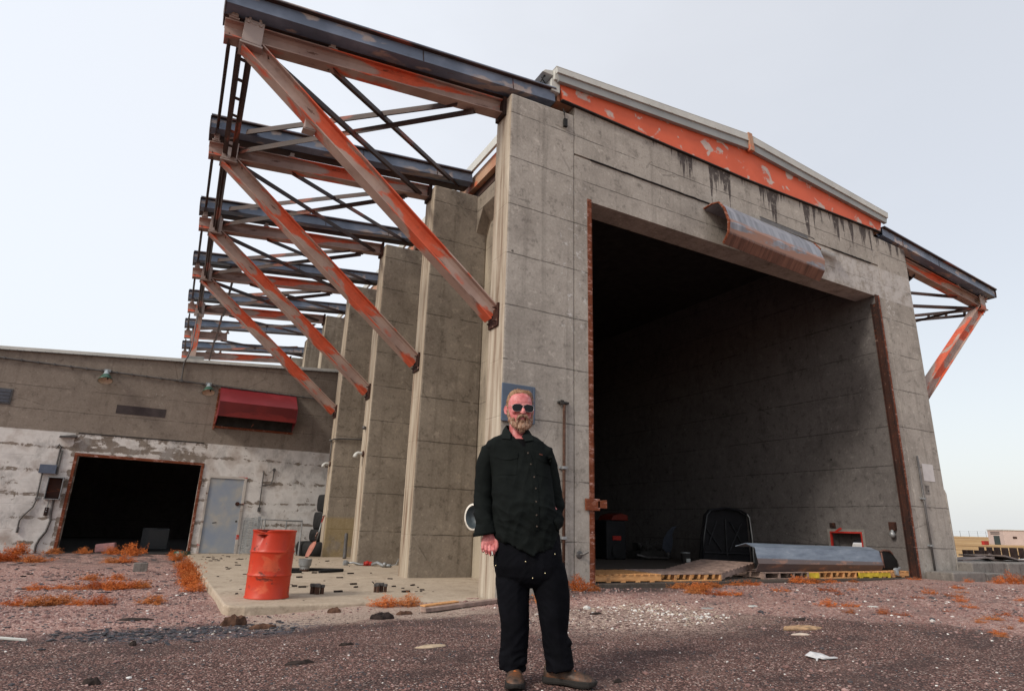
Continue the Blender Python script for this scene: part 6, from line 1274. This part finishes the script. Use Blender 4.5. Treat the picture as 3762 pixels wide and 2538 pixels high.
# boots
lt = NT('scuffed_brown_leather'); f_ = lt.noise(lt.O, 16, 6, .65); c_ = lt.ramp(f_, [(.3, (.022, .016, .013)), (.48, (.065, .038, .026)), (.70, (.17, .068, .030))]); lt.bump(lt.noise(lt.O, 60, 5), .3, .003); M['leather'] = lt.fin(c_, .55, 0, .35)
def boot(ox_, oy_, oz_, yaw, lab):
    """toe along -y before yaw"""
    up = MB(); cs = []
    for y, w_, h, c in [(.070, .022, .055, .045), (.060, .036, .075, .048), (.02, .040, .085, .052), (-.03, .041, .080, .050), (-.075, .043, .062, .042), (-.115, .049, .050, .034), (-.155, .051, .046, .032), (-.19, .047, .040, .029), (-.215, .034, .028, .024), (-.226, .014, .012, .022)]:
        cs.append([(w_*math.copysign(abs(math.cos(t))**.9, math.cos(t)), y, max(.020, c+h*.62*math.sin(t)) if math.sin(t) < 0 else c+h*.75*math.sin(t)) for t in [2*math.pi*k/28 for k in range(28)]])
    up.ring(cs); up.tube([(0, .02, .06), (0, .026, .12)], [.040, .040], 20)
    so_ = MB(); cs = []
    for y, w_, z0 in [(.080, .020, .006), (.070, .038, .0), (.03, .043, .0), (-.03, .040, .004), (-.08, .045, .004), (-.13, .054, .0), (-.17, .055, .0), (-.205, .047, .004), (-.230, .028, .012), (-.238, .010, .018)]:
        cs.append([(w_, y, z0), (w_+.002, y, z0+.012), (w_, y, .034), (-w_, y, .034), (-w_-.002, y, z0+.012), (-w_, y, z0)])
    so_.ring(cs)
    la = MB()
    for k in range(4):
        y = -.045-.022*k; z = .098-.0115*k; la.tube([(-.024, y+.006, z-.004), (0, y, z+.011), (.022, y-.006, z-.008)], .0042, 5); la.tube([(-.024, y-.008, z-.006), (0, y, z+.010), (.022, y+.008, z-.008)], .0032, 5)
    la.tube([(0, -.04, .105), (.03, -.035, .108), (.045, -.03, .095)], .003, 5); la.tube([(0, -.04, .105), (-.03, -.05, .104), (-.04, -.06, .088)], .003, 5)
    for mb in (up, so_, la): mb.v = [(a*1.12, b*1.12, c*1.15) for a, b, c in mb.v]; mb.rot(yaw); mb.v = [(a+ox_, b+oy_, c+oz_) for a, b, c in mb.v]
    e = pobj('boot', evalmesh(up, .004, 3, 'boot'), M['leather'], man); e['label'] = lab
    q = so_.build('sole', plain('black_rubber_sole', (.014, .012, .011), .7, 0, .4, 20), None, bevel=.004); q.parent = e; q = la.build('laces', plain('orange_lace', (.42, .12, .03), .8), None); q.parent = e
gL = gh(-3.8, -4.4)-MP.z; gR = gh(-3.5, -4.5)-MP.z
boot(-.112, .035, gL+.004, R(4), 'scuffed brown boot pointing at the camera'); boot(.158, .030, gR+.006, R(70), 'scuffed brown boot turned sideways')
# hair, beard, moustache
def hairmat(name, a, b, c3):
    n = NT(name); f = n.noise(n.sc(n.O, 30, 30, 12), 3, 4, .7); c = n.ramp(f, [(.3, a), (.52, b), (.72, c3)]); n.bump(n.noise(n.sc(n.O, 120, 120, 30), 1, 3), .5, .003); return n.fin(c, .6, 0, .3)
M['hair'] = hairmat('sandy_hair', (.13, .060, .030), (.28, .155, .085), (.46, .33, .22)); M['beard'] = hairmat('greying_ginger_beard', (.12, .050, .028), (.30, .17, .11), (.50, .40, .32))
def strands(m, me_, n_, L, w_, grav, seed, sel=lambda p: True, comb=None):
    r = random.Random(seed); tris = [p for p in me_.polygons]; 
    for _ in range(n_):
        p = r.choice(tris); c = p.center; nn_ = p.normal
        if not sel(c): continue
        d = (nn_*.7+Vector((r.gauss(0, .35), r.gauss(0, .35), r.gauss(0, .35)))+Vector(grav)+(Vector(comb(c)) if comb else Vector())).normalized()
        s_ = d.cross(Vector((r.uniform(-1, 1), r.uniform(-1, 1), r.uniform(-1, 1)))).normalized()*w_; l_ = L*r.uniform(.6, 1.2); k = len(m.v)
        m.v += [tuple(c-s_), tuple(c+s_), tuple(c+d*l_*.6+s_*.6), tuple(c+d*l_+Vector(grav)*l_*.3)]; m.f += [(k, k+1, k+2), (k, k+2, k+3)]
hh = MB(); cs = []
for z, rx, f_, b_ in [(.139, .006, -.005, .030), (.136, .036, .034, .058), (.126, .056, .058, .080), (.108, .070, .070, .096), (.085, .078, .060, .105), (.055, .0815, .040, .109), (.02, .0815, .026, .108), (-.015, .0795, .006, .103), (-.05, .073, -.02, .088), (-.075, .06, -.035, .07)]:
    c = []
    for k in range(48):
        t = 2*math.pi*k/48; ct, st_ = math.cos(t), math.sin(t); d = f_ if st_ < 0 else b_; c.append((rx*math.copysign(abs(ct)**.9, ct), d*math.copysign(abs(st_)**.9, st_), z+(.006*mn.noise((ct*3, st_*3, z*20)))))
    cs.append(c)
hh.ring(cs); hh.v = [hd_(v) for v in hh.v]
me = evalmesh(hh, .004, 2, 'hair'); disp(me, lambda p: .0022*mn.noise(Vector((p.x*60, p.y*60, p.z*25))))
st2 = MB(); strands(st2, me, 3200, .017, .0008, (0.9, .15, -.75), 5, lambda p: p.z > HZ-.03)
ho = pobj('hair', me, M['hair'], bo); q = st2.build('hair_strands', M['hair'], None); q.parent = bo
bb = MB()
pth = [(-.077, -.012, -.012), (-.076, -.022, -.045), (-.070, -.040, -.080), (-.056, -.060, -.108), (-.034, -.078, -.128), (0, -.086, -.140)]
for i in range(len(pth)-1):
    for s_ in range(4):
        a, b = Vector(pth[i]), Vector(pth[i+1]); p = a+(b-a)*s_/4; q_ = (i+s_/4)/5
        for sx in (-1, 1): bb.ball((sx*p.x*.97, p.y, p.z), .0075+.010*q_, .009+.008*q_, .014+.009*q_, 6)
bb.ball((0, -.083, -.128), .030, .019, .032, 8); bb.ball((0, -.078, -.152), .020, .015, .018, 8)
for sx in (-1, 1):
    bb.tube([(0, -.101, -.053), (sx*.014, -.104, -.058), (sx*.025, -.098, -.068), (sx*.033, -.086, -.085), (sx*.033, -.082, -.110)], [.0095, .0105, .0095, .0085, .009], 8)
    bb.ball((sx*.052, -.062, -.082), .013, .009, .016, 6)
bb.ball((0, -.090, -.094), .020, .010, .013, 6)
bb.v = [hd_(v) for v in bb.v]; me = evalmesh(bb, .0035, 2, 'beard'); disp(me, lambda p: .004*mn.noise(Vector((p.x*70, p.y*70, p.z*40)))+.003*mn.noise(Vector(p)*150))
st2 = MB(); strands(st2, me, 4200, .007, .0005, (0, -.1, -.55), 8); pobj('beard', me, M['beard'], bo); q = st2.build('beard_strands', M['beard'], None); q.parent = bo
# sunglasses
gl_ = thing('sunglasses', 'dark aviator sunglasses with thin metal frame worn by the man', 'sunglasses', MP, rz=MRZ)
M['lens'] = plain('black_lens', (.003, .003, .005), .22, 0, .1, 5, .25, 0); M['wire'] = plain('silver_wire', (.45, .40, .38), .3, .7, .1, 5)
for sx in (-1, 1):
    out = []
    for k in range(28):
        t = 2*math.pi*k/28; x = .0325*math.copysign(abs(math.cos(t))**.8, math.cos(t)); z = .0300*math.sin(t)
        if math.sin(t) > 0: z *= .72; x *= 1.05
        else: x += sx*.004*abs(math.sin(t))
        X_ = sx*.0355+x; out.append((X_, -.1085+.30*max(0, abs(X_)-.028)**1.0*.75+.0, z-.002))
    m = MB(); c = (sx*.0355, -.112+.004, -.002); m.v = [c]+out; m.f = [(0, 1+k, 1+(k+1) % 28) for k in range(28)]; n0 = len(m.v); m.v += [(a, b+.002, e_) for a, b, e_ in m.v]; m.f += [tuple(i+n0 for i in f[::-1]) for f in m.f]
    m.v = [hd_(v) for v in m.v]; o = m.build('lens', M['lens'], None, smooth=True); o.parent = gl_
    m = MB(); m.tube([hd_(v) for v in out], .0010, 6, closed=True); m.tube([hd_(v) for v in [(sx*.068, -.092, .010), (sx*.080, -.070, .012), (sx*.084, .0, .010), (sx*.088, .012, .0)]], .0013, 5); o = m.build('frame_side', M['wire'], None, smooth=True); o.parent = gl_
m = MB(); m.tube([hd_(v) for v in [(-.010, -.113, .010), (0, -.117, .013), (.010, -.113, .010)]], .0015, 5); m.tube([hd_(v) for v in [(-.03, -.110, .0225), (0, -.114, .0235), (.03, -.110, .0225)]], .0014, 5); o = m.build('bridge', M['wire'], None); o.parent = gl_
# cigarette
cg_ = thing('cigarette', 'lit short cigarette held between the fingers of the hanging hand', 'cigarette', MP, rz=MRZ)
m = MB(); m.tube([(-.276, -.085, .800), (-.270, -.115, .782), (-.266, -.132, .768)], .0042, 8); o = m.build('paper_tube', M['flash'], None); o.parent = cg_; m = MB(); m.tube([(-.266, -.132, .768), (-.2655, -.135, .766)], .0041, 8); o = m.build('ash_tip', M['dark'], None); o.parent = cg_
